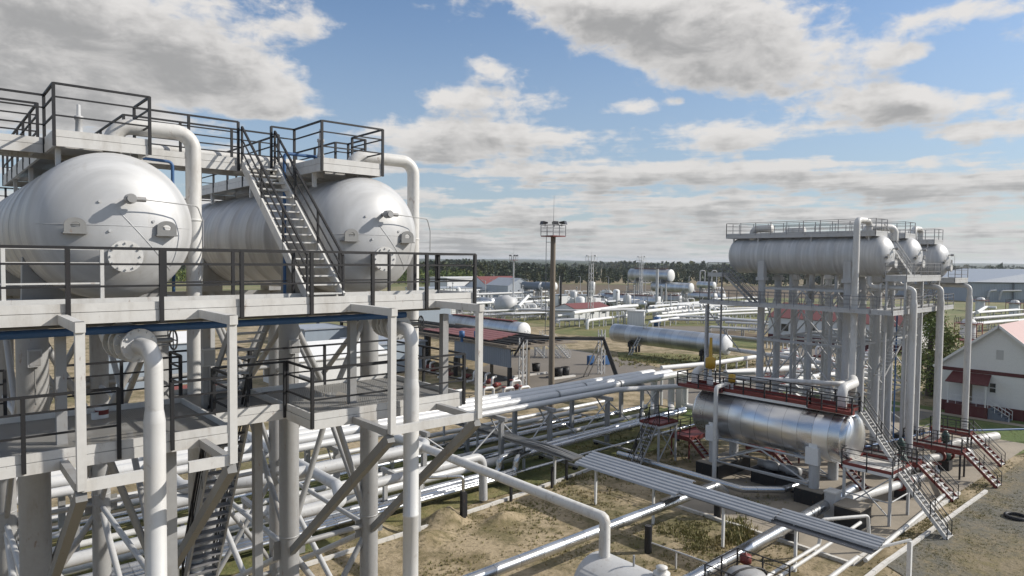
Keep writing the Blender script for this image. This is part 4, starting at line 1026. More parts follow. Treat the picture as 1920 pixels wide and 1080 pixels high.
for k, (x0, y0, x1, y1, z0) in enumerate(((51.5, 27, 56, 29.5, 1.8), (49.5, 33.6, 54, 35.6, 1.9), (52.6, 22.5, 56.4, 24.6, 2.0))):
    t_ = thing('walkway_platform', ('low red platform between the clad tank and the far tower', 'low red platform behind the far end of the clad tank', 'low red platform behind the right end of the clad tank')[k], 'platform', (x0, y0, z0))
    platform(t_, x0, x1, y0, y1, z0, edge=M['red'], deck=M['red'])
    guard_rail(t_, [(x0, y0, z0), (x0, y1, z0), (x1, y1, z0), (x1, y0, z0)], sp=1.3, split=False)
    for x in (x0+.1, x1-.1):
        for y in (y0+.1, y1-.1): part('leg', MB().beam((x, y, .1), (x, y, z0-.1), .1), M['red'], t_)
    part('stair_stringer', MB().beam((x0, y0+.1, z0), (x0-.2, y0-2.2, .1), .05, .25), M['red'], t_); part('stair_stringer', MB().beam((x0+.8, y0+.1, z0), (x0+.6, y0-2.2, .1), .05, .25), M['red'], t_)
    tb = [part('tread', MB().beam((x0-.02*j, y0-.25*j-.15, z0-.2*j-.2), (x0+.8-.02*j, y0-.25*j-.15, z0-.2*j-.2), .22, .03), M['galv'], t_) for j in range(8)]

# ================================================================== VALVE STATIONS AT THE RIGHT
def station(label, cx, cy, z0, L, Wd, stair_dir, lab_s):
    t_ = thing('crossover_platform', label, 'platform', (cx, cy, z0), 'red crossover platforms at the right')
    platform(t_, cx, cx+Wd, cy, cy+L, z0, edge=M['red'], deck=M['deck'], toe=.18)
    guard_rail(t_, [(cx, cy, z0), (cx, cy+L, z0)], sp=1.0); guard_rail(t_, [(cx+Wd, cy, z0), (cx+Wd, cy+L, z0), (cx, cy+L, z0)], sp=1.0)
    for x in (cx+.1, cx+Wd-.1):
        for y in (cy+.1, cy+L-.1): part('leg', MB().beam((x, y, .1), (x, y, z0-.2), .12), M['tar'], t_)
    s_ = thing('staircase', lab_s, 'stairs', (cx, cy-1.5, 0), 'red stairs of the crossover platforms')
    stairway(s_, (cx+.08, cy-.02, z0), (cx+.08, cy-2.4, .05), (Wd-.16, 0, 0), 8, smat=M['red'], tmat=M['wall_white'])
station('lowest of the red crossover platforms, nearest the long white stair', 55.5, 18.0, 2.2, 4.2, 1.3, 0, 'red stair with white treads at the nearest crossover platform')
station('middle red crossover platform, further right', 61.5, 16.8, 2.3, 4.2, 1.3, 0, 'red stair with white treads running off at the right edge')
station('farthest red crossover platform, above and right of the others', 68.5, 18.2, 2.3, 3.0, 1.2, 0, 'red stair with white treads at the farthest crossover platform')
fplat('small red stand beside the middle outlet pipe', 64.2, 66.4, 19.6, 20.6, 2.0, mat='red', grp='red crossover platforms at the right', rails=[[(64.2, 19.6, 2.0), (64.2, 20.6, 2), (66.4, 20.6, 2)]])
def valve(label, x, y, z0, d, grp='green motor valves at the right'):
    t_ = thing('motor_valve', label, 'valve', (x, y, z0), grp); d = V(d).normalized()
    b = MB(); c = V((x, y, z0)); b.tube([c-d*.5, c-d*.25, c, c+d*.25, c+d*.5], [.3, .38, .52, .38, .3], 16); b.lathe(c, ZZ, [(0, .4), (.6, .34), (.62, .42), (.7, .42), (.72, .2), (1.1, .18)], 14)
    part('body', b, M['darkgreen'], t_)
    for s_ in (-.55, .55): part('flange', flange(MB(), c+d*s_, d, .46, .05, 8, 16), M['red'], t_)
    part('actuator', MB().lathe(c+ZZ*1.1, ZZ, [(0, .16), (.02, .3), (.6, .3), (.75, .18), (.9, .14), (.92, 0)], 14), M['darkgreen'], t_)
    part('foot', MB().box(x-.45, x+.45, y-.45, y+.45, .1, max(.2, z0-.4)), M['tar'], t_)
valve('dark green motor valve beside the long white stair foot', 53.6, 18.2, 1.15, (1, -.1, 0))
valve('dark green motor valve behind the middle crossover platform', 63.8, 18.6, 1.3, (1, -.3, 0))
valve('dark green motor valve under the nearest red crossover platform rails', 58.7, 20.2, 1.2, (1, -.3, 0))
for lab, pts_, r in (('stubby white pipe end sticking out right of the first motor valve', [(54.2, 18.15, 1.15), (56.2, 17.9, 1.15)], .34),
                  ('white pipe bending down right of the middle crossover platform', [(64.4, 18.4, 1.3), (66.6, 17.6, 1.3), (66.9, 17.5, .2)], .33),
                  ('white pipe running from the clad tank to the first motor valve', [(44.6, 20.0, .9), (53.0, 18.3, 1.15)], .3),
                  ('white pipe between the two nearer crossover platforms', [(56.0, 21.8, .9), (63.2, 18.8, 1.2)], .32),
                  ('white pipe running behind the middle crossover platform to the right', [(59.4, 22.8, 1), (66.0, 20.8, 1.1), (72.0, 18.6, 1.1)], .33),
                  ('large white pipe end by the last outlet pipe foot', [(70, 19.6, 1.0), (76, 18.0, 1.0)], .4)):
    solo('header_pipe', lab, 'pipe', MB().pipe(pts_, r, .5, 16), M['white'], 'white header pipes of the valve yard')
solo('blue_pipe', 'low blue pipe crossing the valve yard behind the red platforms', 'pipe', MB().tube([(57, 25.0, 1.1), (72, 22, 1.3), (84, 14, 1.3)], .1, 8), M['blue'])
for i, (px, py, lab) in enumerate(((1700, 850, 'red handwheel valve behind the long white stair'), (1775, 868, 'red handwheel valve near the middle outlet pipe foot'), (1755, 885, 'red handwheel valve left of the nearest crossover platform'), (1660, 858, 'yellow handwheel valve on the red landing side'))):
    p = G(px, py+12, .1); t_ = thing('hand_valve', lab, 'valve', tuple(p), 'small handwheel valves of the valve yard')
    part('body', MB().lathe(p, ZZ, [(0, .12), (.4, .12), (.42, .25), (.7, .25), (.72, .08), (1.2, .06)], 10), M['white'], t_)
    wbm = MB(); cc = p+ZZ*1.2; wbm.tube([cc+V((math.cos(2*PI*k/14)*.32, math.sin(2*PI*k/14)*.32, 0)) for k in range(15)], .04, 6, False); wbm.beam(cc-XX*.3, cc+XX*.3, .04); wbm.beam(cc-YY*.3, cc+YY*.3, .04)
    part('handwheel', wbm, M['yellow'] if i == 3 else M['red'], t_)
p = G(1905, 972); t_ = thing('tyre', 'black tyre lying on the grass at the right edge', 'tyre', tuple(p))
part('tread_ring', MB().lathe(p, ZZ, [(0, .55), (.04, .7), (.22, .7), (.26, .55), (.2, .5), (.06, .5), (0, .55)], 24), M['tar'], t_)

# ================================================================== PIPE RACK ACROSS THE MIDDLE
rk = thing('pipe_rack', 'grey rack of portal frames carrying the bundle of silver pipes across the middle', 'pipe rack', (30, 44, 0))
for k, x in enumerate((-2, 6, 14, 21, 28, 35.5, 41, 48.5, 56)):
    for y in (42.0, 46.6): part('column', MB().beam((x, y, -.05), (x, y, 4.0), .34, .34), M['grey'], rk)
    part('crossbeam', MB().beam((x, 41.4, 4.15), (x, 47.2, 4.15), .3, .32), M['grey'], rk)
    part('brace', MB().tube([(x, 42.1, 2.6), (x, 43.4, 4.0)], .07, 8), M['grey'], rk)
for x0, x1 in ((28, 35.5), (35.5, 41), (41, 48.5), (48.5, 56)):
    m = (x0+x1)/2
    for y in (42.0,):
        part('brace', MB().tube([(x0, y, 3.9), (m, y, 1.2)], .06, 8), M['pale'], rk); part('brace', MB().tube([(x1, y, 3.9), (m, y, 1.2)], .06, 8), M['pale'], rk)
BUN = ((46.9, .37, 62.0, 'farthest of the big silver pipes bundled on the rack'), (45.65, .37, 63.5, 'middle one of the big silver pipes bundled on the rack'), (44.4, .37, 64.3, 'nearest of the three big silver pipes on top of the rack'))
for y, r, xe, lab in BUN:
    solo('rack_pipe', lab, 'pipe', MB().pipe([(-14, y-.6, 4.66), (xe, y, 4.66), (xe, y, .9), (xe+(.9 if y < 45 else -2.6), y-2.0, .8)], r, .5, 18), M['silver'], 'big silver pipes bundled on the rack')
for i, (x, y) in enumerate(((44, 44.2), (52.8, 44.3), (33.3, 45.36), (49, 45.5))):
    solo('pipe_clamp', ('clamp band on the nearest rack pipe above the third portal', 'clamp band on the nearest rack pipe near its bend', 'clamp band on the middle rack pipe, left', 'clamp band on the middle rack pipe, right')[i], 'clamp', MB().lathe((x, y, 4.66), XX, [(0, .375), (0, .43), (.14, .43), (.14, .375)], 18), M['grey'], 'clamp bands on the rack pipes')
solo('rack_pipe', 'slimmer grey pipe on the near edge of the rack, bending off to the clad tank', 'pipe', MB().pipe([(-14, 42.2, 4.52), (51, 43.0, 4.52), (60.2, 39.2, 4.52), (64, 38, 4.52)], .26, .9, 16), M['silver'])
for i, (px, py0) in enumerate(((1203, 795), (1226, 768), (1240, 760))):
    p = G(px, py0); solo('stand_post', ('grey square post under the slim rack pipe, left', 'grey square post under the bundle end', 'thin grey post by the pipe bends')[i], 'post', MB().beam((p.x, p.y, 0), (p.x, p.y, 4.2), .3 if i == 0 else .24), M['pale'])
pp = G(1276, 772); solo('stand_post', 'thick white column at the end of the pipe bundle', 'post', MB().beam((pp.x, pp.y, 0), (pp.x, pp.y, 4.2), .8), M['pale'])
solo('stand_beam', 'grey beam from the bundle end to the clad tank rails', 'beam', MB().beam((pp.x-1, pp.y, 4.35), (pp.x+7, pp.y-5, 4.35), .3, .3), M['grey'])
# low pipes along the trench
LOW = ((51.5, .9, .2, 60, 's'), (49.8, .9, .24, 56, 's'), (48.4, .75, .17, 52, 'c'), (46.9, .8, .28, 61, 'c'), (44.9, .75, .2, 58, 's'), (43.5, .7, .24, 60, 'c'),
       (41.5, .85, .36, 40, 's'), (40.2, .95, .25, 60, 'c'), (39.5, .95, .25, 59, 'c'), (38.9, .7, .14, 60, 'c'), (38.2, .7, .16, 34, 'c'))
ORD = ('farthest', 'second farthest', 'third farthest', 'fourth farthest', 'fifth farthest', 'middle', 'widest grey', 'upper one of the paired shiny', 'lower one of the paired shiny', 'thin shiny', 'nearest short shiny')
for (y, z0, r, xe, m), o in zip(LOW, ORD):
    if o.startswith('upper one') or o.startswith('lower one'):
        j = 33.5 if 'upper' in o else 34.6
        path = [(-14, y-.9, z0-.25), (j, y-.3, z0-.25), (j+.1, y-.3, z0+.75), (j+1.4, y, z0+.75), (xe, y+1.2, z0+.75)]
    else: path = [(-14, y-.8, z0), (xe, y+.3, z0)]
    solo('trench_pipe', o+' pipe low in the trench under the rack', 'pipe', MB().pipe(path, r, max(.35, r*1.6), 14), M['silver' if m == 's' else 'clad_pipe'], 'pipes running low under the rack')
k = 0
for x in (-4, 4, 12, 20, 27, 33, 40, 47, 54):
    for y, w_ in ((50.6, 1.9), (46.0, 2.6), (40.0, 2.3)):
        if y == 40.0 and x < 38:
            continue
        t_ = thing('pipe_sleeper', 'low black sleeper under the pipes in the trench', 'support', (x, y, 0), 'low sleepers under the trench pipes')
        part('crossbar', MB().box(x-.12, x+.12, y-w_, y+w_, .28, .44), M['grey'], t_)
        for s_ in (-1, 1): part('leg', MB().box(x-.15, x+.15, y+s_*(w_-.3)-.15, y+s_*(w_-.3)+.15, -.1, .277), M['tar'], t_)
# black stub posts under the shiny pipes
for i, (px, py) in enumerate(((868, 975), (873, 970), (1035, 915), (1062, 900), (958, 940), (1192, 858))):
    p = G(px, py); solo('stub_post', ('thick black stub post at the sand heap', 'thin black stub post at the sand heap', 'black post under the pipes, left of the roofed tray', 'black post beside the first tray leg', 'black post under the slanting white pipe', 'black post under the grey stair foot')[i], 'post', MB().beam((p.x, p.y, -.1), (p.x, p.y, 1.9 if i == 0 else 1.6), .3 if i == 0 else .16), M['tar'], 'black stub posts under the pipes')
solo('riser_bend', 'thin shiny pipe hooking down onto the black stub post', 'pipe', (lambda p: MB().pipe([(p.x, p.y, 1.8), (p.x, p.y, 2.9), (p.x-2.2, p.y+1.4, 2.9), (p.x-2.2, p.y+1.4, 2.2)], .11, .25, 12))(G(868, 975)), M['clad_pipe'])
# slanting line from the rack down to the buried tank
solo('transfer_pipe', 'long matt white pipe slanting across the sand to the buried tank', 'pipe', MB().pipe([(24.2, 46.0, 5.0), (24.2, 21.0, 4.9), (24.2, 21.0, 2.9)], .27, .2, 20, 2), M['white'])
solo('transfer_pipe', 'second white pipe beside the slanting one, mostly behind the near tower', 'pipe', MB().pipe([(16.5, 46, 5.0), (16.5, 33, 5.0), (15.5, 30.5, 5.0), (12.5, 30.5, 5)], .3, .6, 16), M['pale'])
solo('transfer_pipe', 'third white pipe bending behind the near tower legs', 'pipe', MB().pipe([(10.2, 46, 4.9), (10.2, 38, 4.9), (14, 36.5, 4.9), (24.1, 36.5, 4.95)], .34, .7, 16), M['pale'])
solo('transfer_pipe', 'white pipe with an elbow just right of the near tower', 'pipe', MB().pipe([(9, 38.0, 4.2), (25.5, 38.4, 4.2), (26.6, 39.6, 4.2), (25, 42, 4.2)], .34, .8, 16), M['pale'])
solo('transfer_pipe', 'white pipe below, running past the near tower to the right', 'pipe', MB().pipe([(-6, 36.0, 3.0), (24, 36.6, 3.3), (29.5, 36.9, 3.3), (29.6, 36.9, .2)], .3, .7, 16), M['pale'])
for i, x in enumerate((4, 14, 23.2)):
    t_ = thing('pipe_stand', ('goal shaped pipe stand behind the near tower, left', 'goal shaped pipe stand behind the near tower, middle', 'goal shaped pipe stand just right of the near tower')[i], 'support', (x, 37.5, 0), 'goal shaped pipe stands')
    for y in (35.4, 39.4): part('leg', MB().beam((x, y, -.05), (x, y, 2.8), .26), M['pale'], t_)
    part('crossbeam', MB().beam((x, 35.0, 2.95), (x, 39.8, 2.95), .26, .26), M['pale'], t_)
# buried tank at the bottom
bt = thing('buried_tank', 'half sunk pale tank at the bottom edge where the slanting pipe comes down', 'tank', (24, 15, 2))
prof = [(-t, r) for t, r in head_profile(1.5, .7, 10)][::-1] + [(0, 1.5), (10, 1.5)] + [(10+t, r) for t, r in head_profile(1.5, .7, 10)]
part('shell', MB().lathe((24.2, 11.5, 1.6), (0, 1, 0), prof, 48), M['pale'], bt)
part('nozzle', MB().lathe((24.2, 21.0, 2.75), ZZ, [(-.2, .34), (.16, .34), (.17, .4), (.24, .4), (.25, .3)], 18), M['pale'], bt)
part('hatch', MB().lathe((24.6, 18.0, 3.0), ZZ, [(0, .3), (.15, .3), (.16, .38), (.24, .38), (.25, .22), (.42, .2), (.44, .26), (.5, .26), (.52, 0)], 16), M['white'], bt)
part('hatch_band', MB().lathe((24.6, 18.0, 3.04), ZZ, [(0, .31), (.06, .31)], 16), M['red'], bt)
part('saddle', MB().box(22.9, 25.5, 19.6, 20.2, -.1, .8), M['concrete'], bt); part('saddle', MB().box(22.9, 25.5, 12.6, 13.2, -.1, .8), M['concrete'], bt)
part('small_vent', MB().cyl((24.4, 19.4, 3.1), (24.4, 19.4, 3.6), .05, 8), M['grey'], bt)
# insulated ground lines bottom right
solo('ground_line', 'shiny clad pipe crossing behind the upright pipe at the buried tank', 'pipe', MB().pipe([(8, 25, 1.9), (40.5, 25.3, 1.9), (41.6, 25.3, 1.2)], .3, .5, 18), M['clad_pipe'])
solo('ground_line', 'thick shiny clad pipe coming out from under the roofed tray at bottom right', 'pipe', MB().pipe([(20, 19.2, 1.0), (46, 20.0, 1.0), (50, 20.2, 1.0)], .36, .5, 18), M['clad_pipe'])
solo('ground_line', 'thin white pipe pair lying along the bottom right pad, left one', 'pipe', MB().pipe([(26, 17.2, .9), (38.6, 17.4, .9), (38.9, 17.4, 2.3), (41.6, 15.95, 2.3), (41.8, 15.9, .5)], .1, .2, 10), M['white'])
solo('ground_line', 'thin white pipe pair lying along the bottom right pad, right one', 'pipe', MB().pipe([(26, 16.7, .9), (37.0, 17.0, .9), (44, 17.3, .9)], .1, .2, 10), M['white'])
solo('ground_line', 'white pipe on short stands along the outer kerb', 'pipe', MB().pipe([(30, 14.9, 1.0), (38.4, 15.2, 1.0)], .12, .2, 10), M['white'])
solo('ground_line', 'white pipe from the pad kerb up to the valve yard', 'pipe', MB().pipe([(40, 15.4, .3), (56, 16.2, .4), (60, 18, .4)], .13, .3, 10), M['white'])
for i, (px, py, r, z1) in enumerate(((1215, 1036, .22, 1.6), (1345, 972, .24, 1.6), (1484, 1016, .4, .65))):
    p = G(px, py); solo('pipe_post', ('black round post under the shiny pipe, left', 'black round post under the shiny pipe near the roofed tray', 'black stub under the thick shiny pipe')[i], 'post', MB().cyl((p.x, p.y, -.05), (p.x, p.y, z1), r, 16), M['tar'], 'black posts under the shiny ground pipes')
p = G(1268, 1060); t_ = thing('low_fence', 'low thin grey pipe rail beside the buried tank', 'rail', tuple(p))
part('rail', MB().tube([G(1222, 1018, 1.0), G(1268, 1034, 1.0), G(1345, 1062, 1.0)], .05, 8), M['pale'], t_)
for px in (1268,): q = G(px, 1034, 1.0); part('post', MB().beam((q.x, q.y, 0), (q.x, q.y, .97), .08), M['pale'], t_)
# roofed cable tray
ct = thing('roofed_tray', 'long grey corrugated roof over a cable tray on thin posts', 'cable tray', (36, 23, 3))
def ridged(x0, x1, y0, y1, z0, z1, n, hh=.11):
    b = MB(); vs = []; prof = []
    for k in range(n): prof += [((k+.0)/n, 0), ((k+.1)/n, hh), ((k+.62)/n, hh), ((k+.72)/n, 0)]
    prof.append((1, 0)); m = len(prof)
    for y in (y0, y1):
        for u, h in prof: vs.append((x0+(x1-x0)*u, y, z0+(z1-z0)*u+h))
    b.add(vs, [(k, k+1, m+k+1, m+k) for k in range(m-1)]); vs2 = [(p, q, r-.025) for p, q, r in vs]; b.add(vs2, [(k, m+k, m+k+1, k+1) for k in range(m-1)])
    b.add(vs+vs2, [(k, 2*m+k, 2*m+k+1, k+1) for k in range(m-1)] + [(m+k, m+k+1, 3*m+k+1, 3*m+k) for k in range(m-1)])
    return b
part('roof_sheet', ridged(34.9, 37.0, 24.6, 33.2, 2.6, 3.1, 6), M['galv'], ct)
part('roof_sheet', ridged(35.3, 36.6, 18.6, 24.7, 2.72, 3.0, 4), M['galv'], ct); part('roof_sheet', ridged(35.8, 36.9, 13.2, 18.7, 2.78, 3.02, 4), M['galv'], ct)
for x, y in ((35.4, 31.6), (35.6, 26.8), (35.9, 21.9), (36.2, 17.6)):
    part('post', MB().beam((x, y, -.05), (x, y, 2.72), .14), M['wall_white'], ct); part('bracket', MB().beam((x-.3, y, 2.68), (x+1.4, y, 2.74), .08), M['pale'], ct)
p = G(1706, 1140); part('post', MB().beam((38.3, 12.6, -.05), (38.3, 12.6, 2.75), .2), M['wall_white'], ct); part('bracket', MB().beam((36, 13.3, 2.8), (38.4, 12.6, 2.8), .1), M['pale'], ct)
part('tray', MB().box(35.5, 36.6, 13.4, 33.6, 2.55, 2.62), M['rail_grey'], ct)
solo('cable_tray', 'open tray of tangled grey cables continuing under the pipe rack', 'cable tray', (lambda b: [b.tube([(35.6+.12*k, 34.0, 2.6), (35.7+.12*k+random.uniform(-.1, .1), 37.5, 2.75+random.uniform(-.1, .1)), (35.6+.12*k+random.uniform(-.1, .1), 41, 2.7), (35.8+.12*k, 52, 2.8)], .05, 6) for k in range(10)] and b.box(35.5, 37, 34.1, 52, 2.45, 2.5) and b)(MB()), M['midgrey'])
for i, (y) in enumerate((36.5, 40.0, 46, 51)):
    solo('tray_post', ('post under the open cable tray, nearest', 'post under the open cable tray, second', 'post under the open cable tray, third', 'post under the open cable tray, farthest')[i], 'post', MB().beam((36.2, y, 0), (36.2, y, 2.44), .16), M['pale'], 'posts of the open cable tray')
# electric boxes by the tray
for i, (px, py, w_, d_, h_, m) in enumerate(((1598, 985, 1.8, 1.6, 1.3, 'tar'), (1560, 975, .9, .7, 1.9, 'pale'))):
    p = G(px, py); t_ = thing('equipment_box', ('black walled concrete pit box on the pad', 'pale upright cabinet beside the pit box')[i], 'box', tuple(p))
    part('body', MB().box(p.x-w_/2, p.x+w_/2, p.y-d_/2, p.y+d_/2, .1, h_), M[m], t_); part('lid', MB().box(p.x-w_/2-.05, p.x+w_/2+.05, p.y-d_/2-.05, p.y+d_/2+.05, h_+.003, h_+.1), M['concrete' if i == 0 else 'white'], t_)
# railed vessel top peeping in at the bottom right
vt = thing('railed_manhole', 'arched pipe head with black rails peeping in at the bottom edge', 'hatch', (31, 15, 0))
c = G(1400, 1075, 1.6)
part('dome', MB().lathe((c.x, c.y, .2), ZZ, [(0, 1.1), (1.0, 1.1), (1.4, .9), (1.6, .5), (1.65, 0)], 24), M['grey'], vt)
arc = [c+V((-1.2*math.cos(g), .4*math.cos(g), .55*math.sin(g)-.3)) for g in [PI*k/12 for k in range(13)]]
part('arch_bar', MB().tube(arc, .06, 8), M['tar'], vt)
guard_rail(vt, [(c.x-1.5, c.y-1.2, .9), (c.x-1.5, c.y+1.4, .9), (c.x+1.5, c.y+1.4, .9), (c.x+1.6, c.y-1.4, .9)], sp=1.3, drop=.9)
p = G(1398, 1048, 1.5); solo('hand_valve', 'little red and white valve head beside the railed hatch', 'valve', MB().lathe(p-ZZ*1.4, ZZ, [(0, .1), (1.2, .1), (1.22, .3), (1.6, .3), (1.62, .12), (1.8, 0)], 12), M['red'])

# ================================================================== MASTS
def mast(label, px, py, ztop, r, lattice=False, mat='wood'):
    p = G(px, py); t_ = thing('light_mast', label, 'light mast', tuple(p)); x, y = p.x, p.y
    if lattice:
        b = MB()
        for dx, dy in ((-.5, -.5), (.5, -.5), (.5, .5), (-.5, .5)): b.beam((x+dx, y+dy, 0), (x+dx*.8, y+dy*.8, ztop), .13)
        n = int(ztop/1.3)
        for k in range(n):
            s = -1 if k % 2 else 1
            b.beam((x-.5*s, y-.5, k*1.3), (x+.5*s, y-.5, k*1.3+1.3), .08); b.beam((x-.5, y-.5*s, k*1.3), (x-.5, y+.5*s, k*1.3+1.3), .08)
        part('lattice_tower', b, M[mat], t_)
    else: part('pole', MB().tube([(x, y, -.1), (x, y, ztop)], [r*1.25, r], 16), M[mat], t_)
    q = 1.15 if lattice else .95
    part('platform', MB().box(x-q, x+q, y-q, y+q, ztop, ztop+.12), M['red' if not lattice else 'pale'], t_)
    guard_rail(t_, [(x-q, y-q, ztop+.1), (x+q, y-q, ztop+.1), (x+q, y+q, ztop+.1), (x-q, y+q, ztop+.1)], 1.15, closed=True, sp=1.2, mat=M['rail_grey'] if not lattice else M['pale'], split=False, w=.06)
    part('aerial', MB().tube([(x, y, ztop), (x+.06, y, ztop+(4.5 if not lattice else 3))], [.035, .012], 6), M['rail_grey'], t_)
    for dx, dy, a in ((-.85, .2, -1), (.85, -.4, 1), (.1, .3, .2)):
        lb = MB(); cc = V((x, y, ztop+1.5))+R0*dx*1.05+F0*dy
        dr = (R0*a+F0*-.5).normalized(); sv = dr.cross(ZZ).normalized()*.32; up = (ZZ*.9-dr*.3)*.22
        f1 = [cc+dr*.45+sv+up, cc+dr*.45-sv+up, cc+dr*.45-sv-up, cc+dr*.45+sv-up]; f2 = [cc-dr*.25+sv*.5+up*.5, cc-dr*.25-sv*.5+up*.5, cc-dr*.25-sv*.5-up*.5, cc-dr*.25+sv*.5-up*.5]
        lb.add(f1+f2, [(0, 1, 2, 3), (7, 6, 5, 4), (0, 4, 5, 1), (1, 5, 6, 2), (2, 6, 7, 3), (3, 7, 4, 0)]); lb.beam(cc, cc-ZZ*.4, .06)
        part('floodlight', lb, M['lamp' if not lattice else 'pale'], t_)
    lb = MB(); l0 = -R0*.75
    if not lattice:
        for s_ in (-.16, .16): lb.beam(V((x, y, 9))+l0+F0*s_, V((x, y, ztop))+l0+F0*s_, .035)
        for k in range(int((ztop-9)/.6)): lb.beam(V((x, y, 9+.6*k))+l0-F0*.16, V((x, y, 9+.6*k))+l0+F0*.16, .025)
        for k in range(3): lb.beam(V((x, y, 11+4*k)), V((x, y, 11+4*k))+l0, .05)
        part('ladder', lb, M['rail_grey'], t_)
    return t_
mast('tall concrete light mast with a railed platform and black floodlights, mid picture', 1033, 779, 19.6, .27)
mast('white lattice light mast standing by the red roofed control hut', 1107, 604, 17.0, .3, True, 'pale')
mast('thin pale mast with a boxy platform before the wood, left of the tall mast', 962, 590, 17.0, .22, False, 'pale')
mast('pale mast rising behind the elevated far tank', 1201, 578, 17.3, .25, True, 'pale')
for i, (px, py, h) in enumerate(((1088, 545, 8), (1141, 545, 8), (925, 562, 8.5), (990, 560, 8.5), (926, 540, 8), (910, 570, 9), (800, 566, 9), (838, 572, 9))):
    p = G(px, py); t_ = thing('lamp_post', ('thin lamp post left of the lattice mast', 'thin lamp post right of the lattice mast', 'thin lamp post before the red roofed building', 'thin lamp post left of the tall mast', 'thin lamp post at the wood edge', 'thin lamp post among the left far pipes', 'thin lamp post at the left end of the wood', 'thin lamp post over the long walkway end')[i], 'lamp post', tuple(p), 'thin lamp posts at the far edge of the site')
    part('pole', MB().tube([(p.x, p.y, 0), (p.x, p.y, h)], .14, 8), M['pale'], t_); part('lamp_head', MB().beam((p.x, p.y, h), V((p.x, p.y, h+.3))-R0*1.6, .3, .22), M['pale'], t_)

# ================================================================== MIDDLE DISTANCE TANKS
def htank(label, px, py, d, R, L, mat, legs=None, zc=None, group='metal clad tanks in the middle distance', red=True, capmat='wall_white'):
    """near end centre seen at px,py, d metres along the view"""
    c = EYE + ray(px, py)*d; x, y, z = c.x, c.y, (c.z if zc is None else zc)
    t_ = thing('storage_tank', label, 'tank', (x, y, 0), group)
    part('shell', MB().lathe((x, y, z), YY, [(0, R), (L, R), (L+.3, R*.8), (L+.5, 0)], 36), M[mat], t_)
    part('end_cap', MB().lathe((x, y, z), -YY, [(0, R), (.06, R*.99), (.3, R*.8), (.5, R*.45), (.58, 0)], 36), M[capmat], t_)
    for u in (.16, .8):
        yy = y+L*u; b = MB()
        for s_ in (-.8, -.3, .3, .8): b.tube([(x+s_*R, yy, 0), (x+s_*R, yy, z-R*.6)], .22, 8)
        b.box(x-R, x+R, yy-.25, yy+.25, max(.1, z-R*1.25), z-R*.72); part('saddle_legs', b, M['tar' if z < 5 else 'grey'], t_)
    if red:
        b = MB().box(x-.7, x+.7, y+L*.1, y+L*.9, z+R+.02, z+R+.14); part('top_walkway', b, M['red'], t_)
        guard_rail(t_, [(x-.7, y+L*.1, z+R+.14), (x-.7, y+L*.9, z+R+.14)], sp=2.2, mat=M['rail_grey'], split=False, w=.07); guard_rail(t_, [(x+.7, y+L*.1, z+R+.14), (x+.7, y+L*.9, z+R+.14)], sp=2.2, mat=M['rail_grey'], split=False, w=.07)
    return t_, V((x, y, z))
m2, c2 = htank('long weathered clad tank with a white end standing on the grass in the middle', 1362, 655, 113, 1.72, 24, 'clad_dull', zc=3.35, red=False)
solo('ladder', 'thin white ladder leaning on the long weathered tank', 'ladder', (lambda b: [b.beam(V((c2.x-3.4, c2.y+17.5+s_, 0)), V((c2.x-.4, c2.y+16+s_, c2.z+2.4)), .13) for s_ in (-.3, .3)] and [b.beam(V((c2.x-3.4+3*k/14, c2.y+17.2-1.5*k/14, (c2.z+2.4)*k/14)), V((c2.x-3.4+3*k/14, c2.y+17.8-1.5*k/14, (c2.z+2.4)*k/14)), .06) for k in range(1, 14)] and b)(MB()), M['pale'])
m1, c1 = htank('long clad tank behind the slate skirted shelter, left of the tall mast', 982, 622, 135, 1.85, 26, 'clad_dull', zc=2.9)
solo('ground_pipe', 'thick white pipe leaving the end of the long weathered tank', 'pipe', MB().tube([(c2.x, c2.y-.6, c2.z-.6), (c2.x+1, c2.y-20, 2.0)], .35, 12), M['pale'])
FT = ((1236, 566, 242, 1.95, 28, None, 'long low clad tank with a white end, right of the lattice mast', True), (1258, 517, 258, 2.4, 19, None, 'elevated far clad tank with a bright white end against the wood', True),
      (1296, 540, 250, 1.8, 17, None, 'raised far clad tank just below the elevated one', False), (1277, 563, 262, 1.75, 12, None, 'short clad tank right of the long low one', True),
      (1341, 557, 285, 1.7, 16, None, 'far clad tank with a white end, left of the far tower', True), (1357, 557, 292, 1.6, 9, None, 'small clad tank tucked behind its neighbour by the far tower', False), (1339, 535, 300, 1.55, 8, None, 'short raised tank with hooped pipes by the far tower', False))
for px, py, d_, R_, L_, zc, lab, rd in FT: htank(lab, px, py, d_, R_, L_, 'clad_dull', red=rd)
for i, (px, py, d_) in enumerate(((1040, 537, 250), (1015, 537, 254))):
    htank(('white ended dark tank left of the tall mast, right one', 'white ended dark tank left of the tall mast, left one')[i], px, py, d_, 1.5, 10, 'slate', group='white ended tanks by the hangar', red=False)
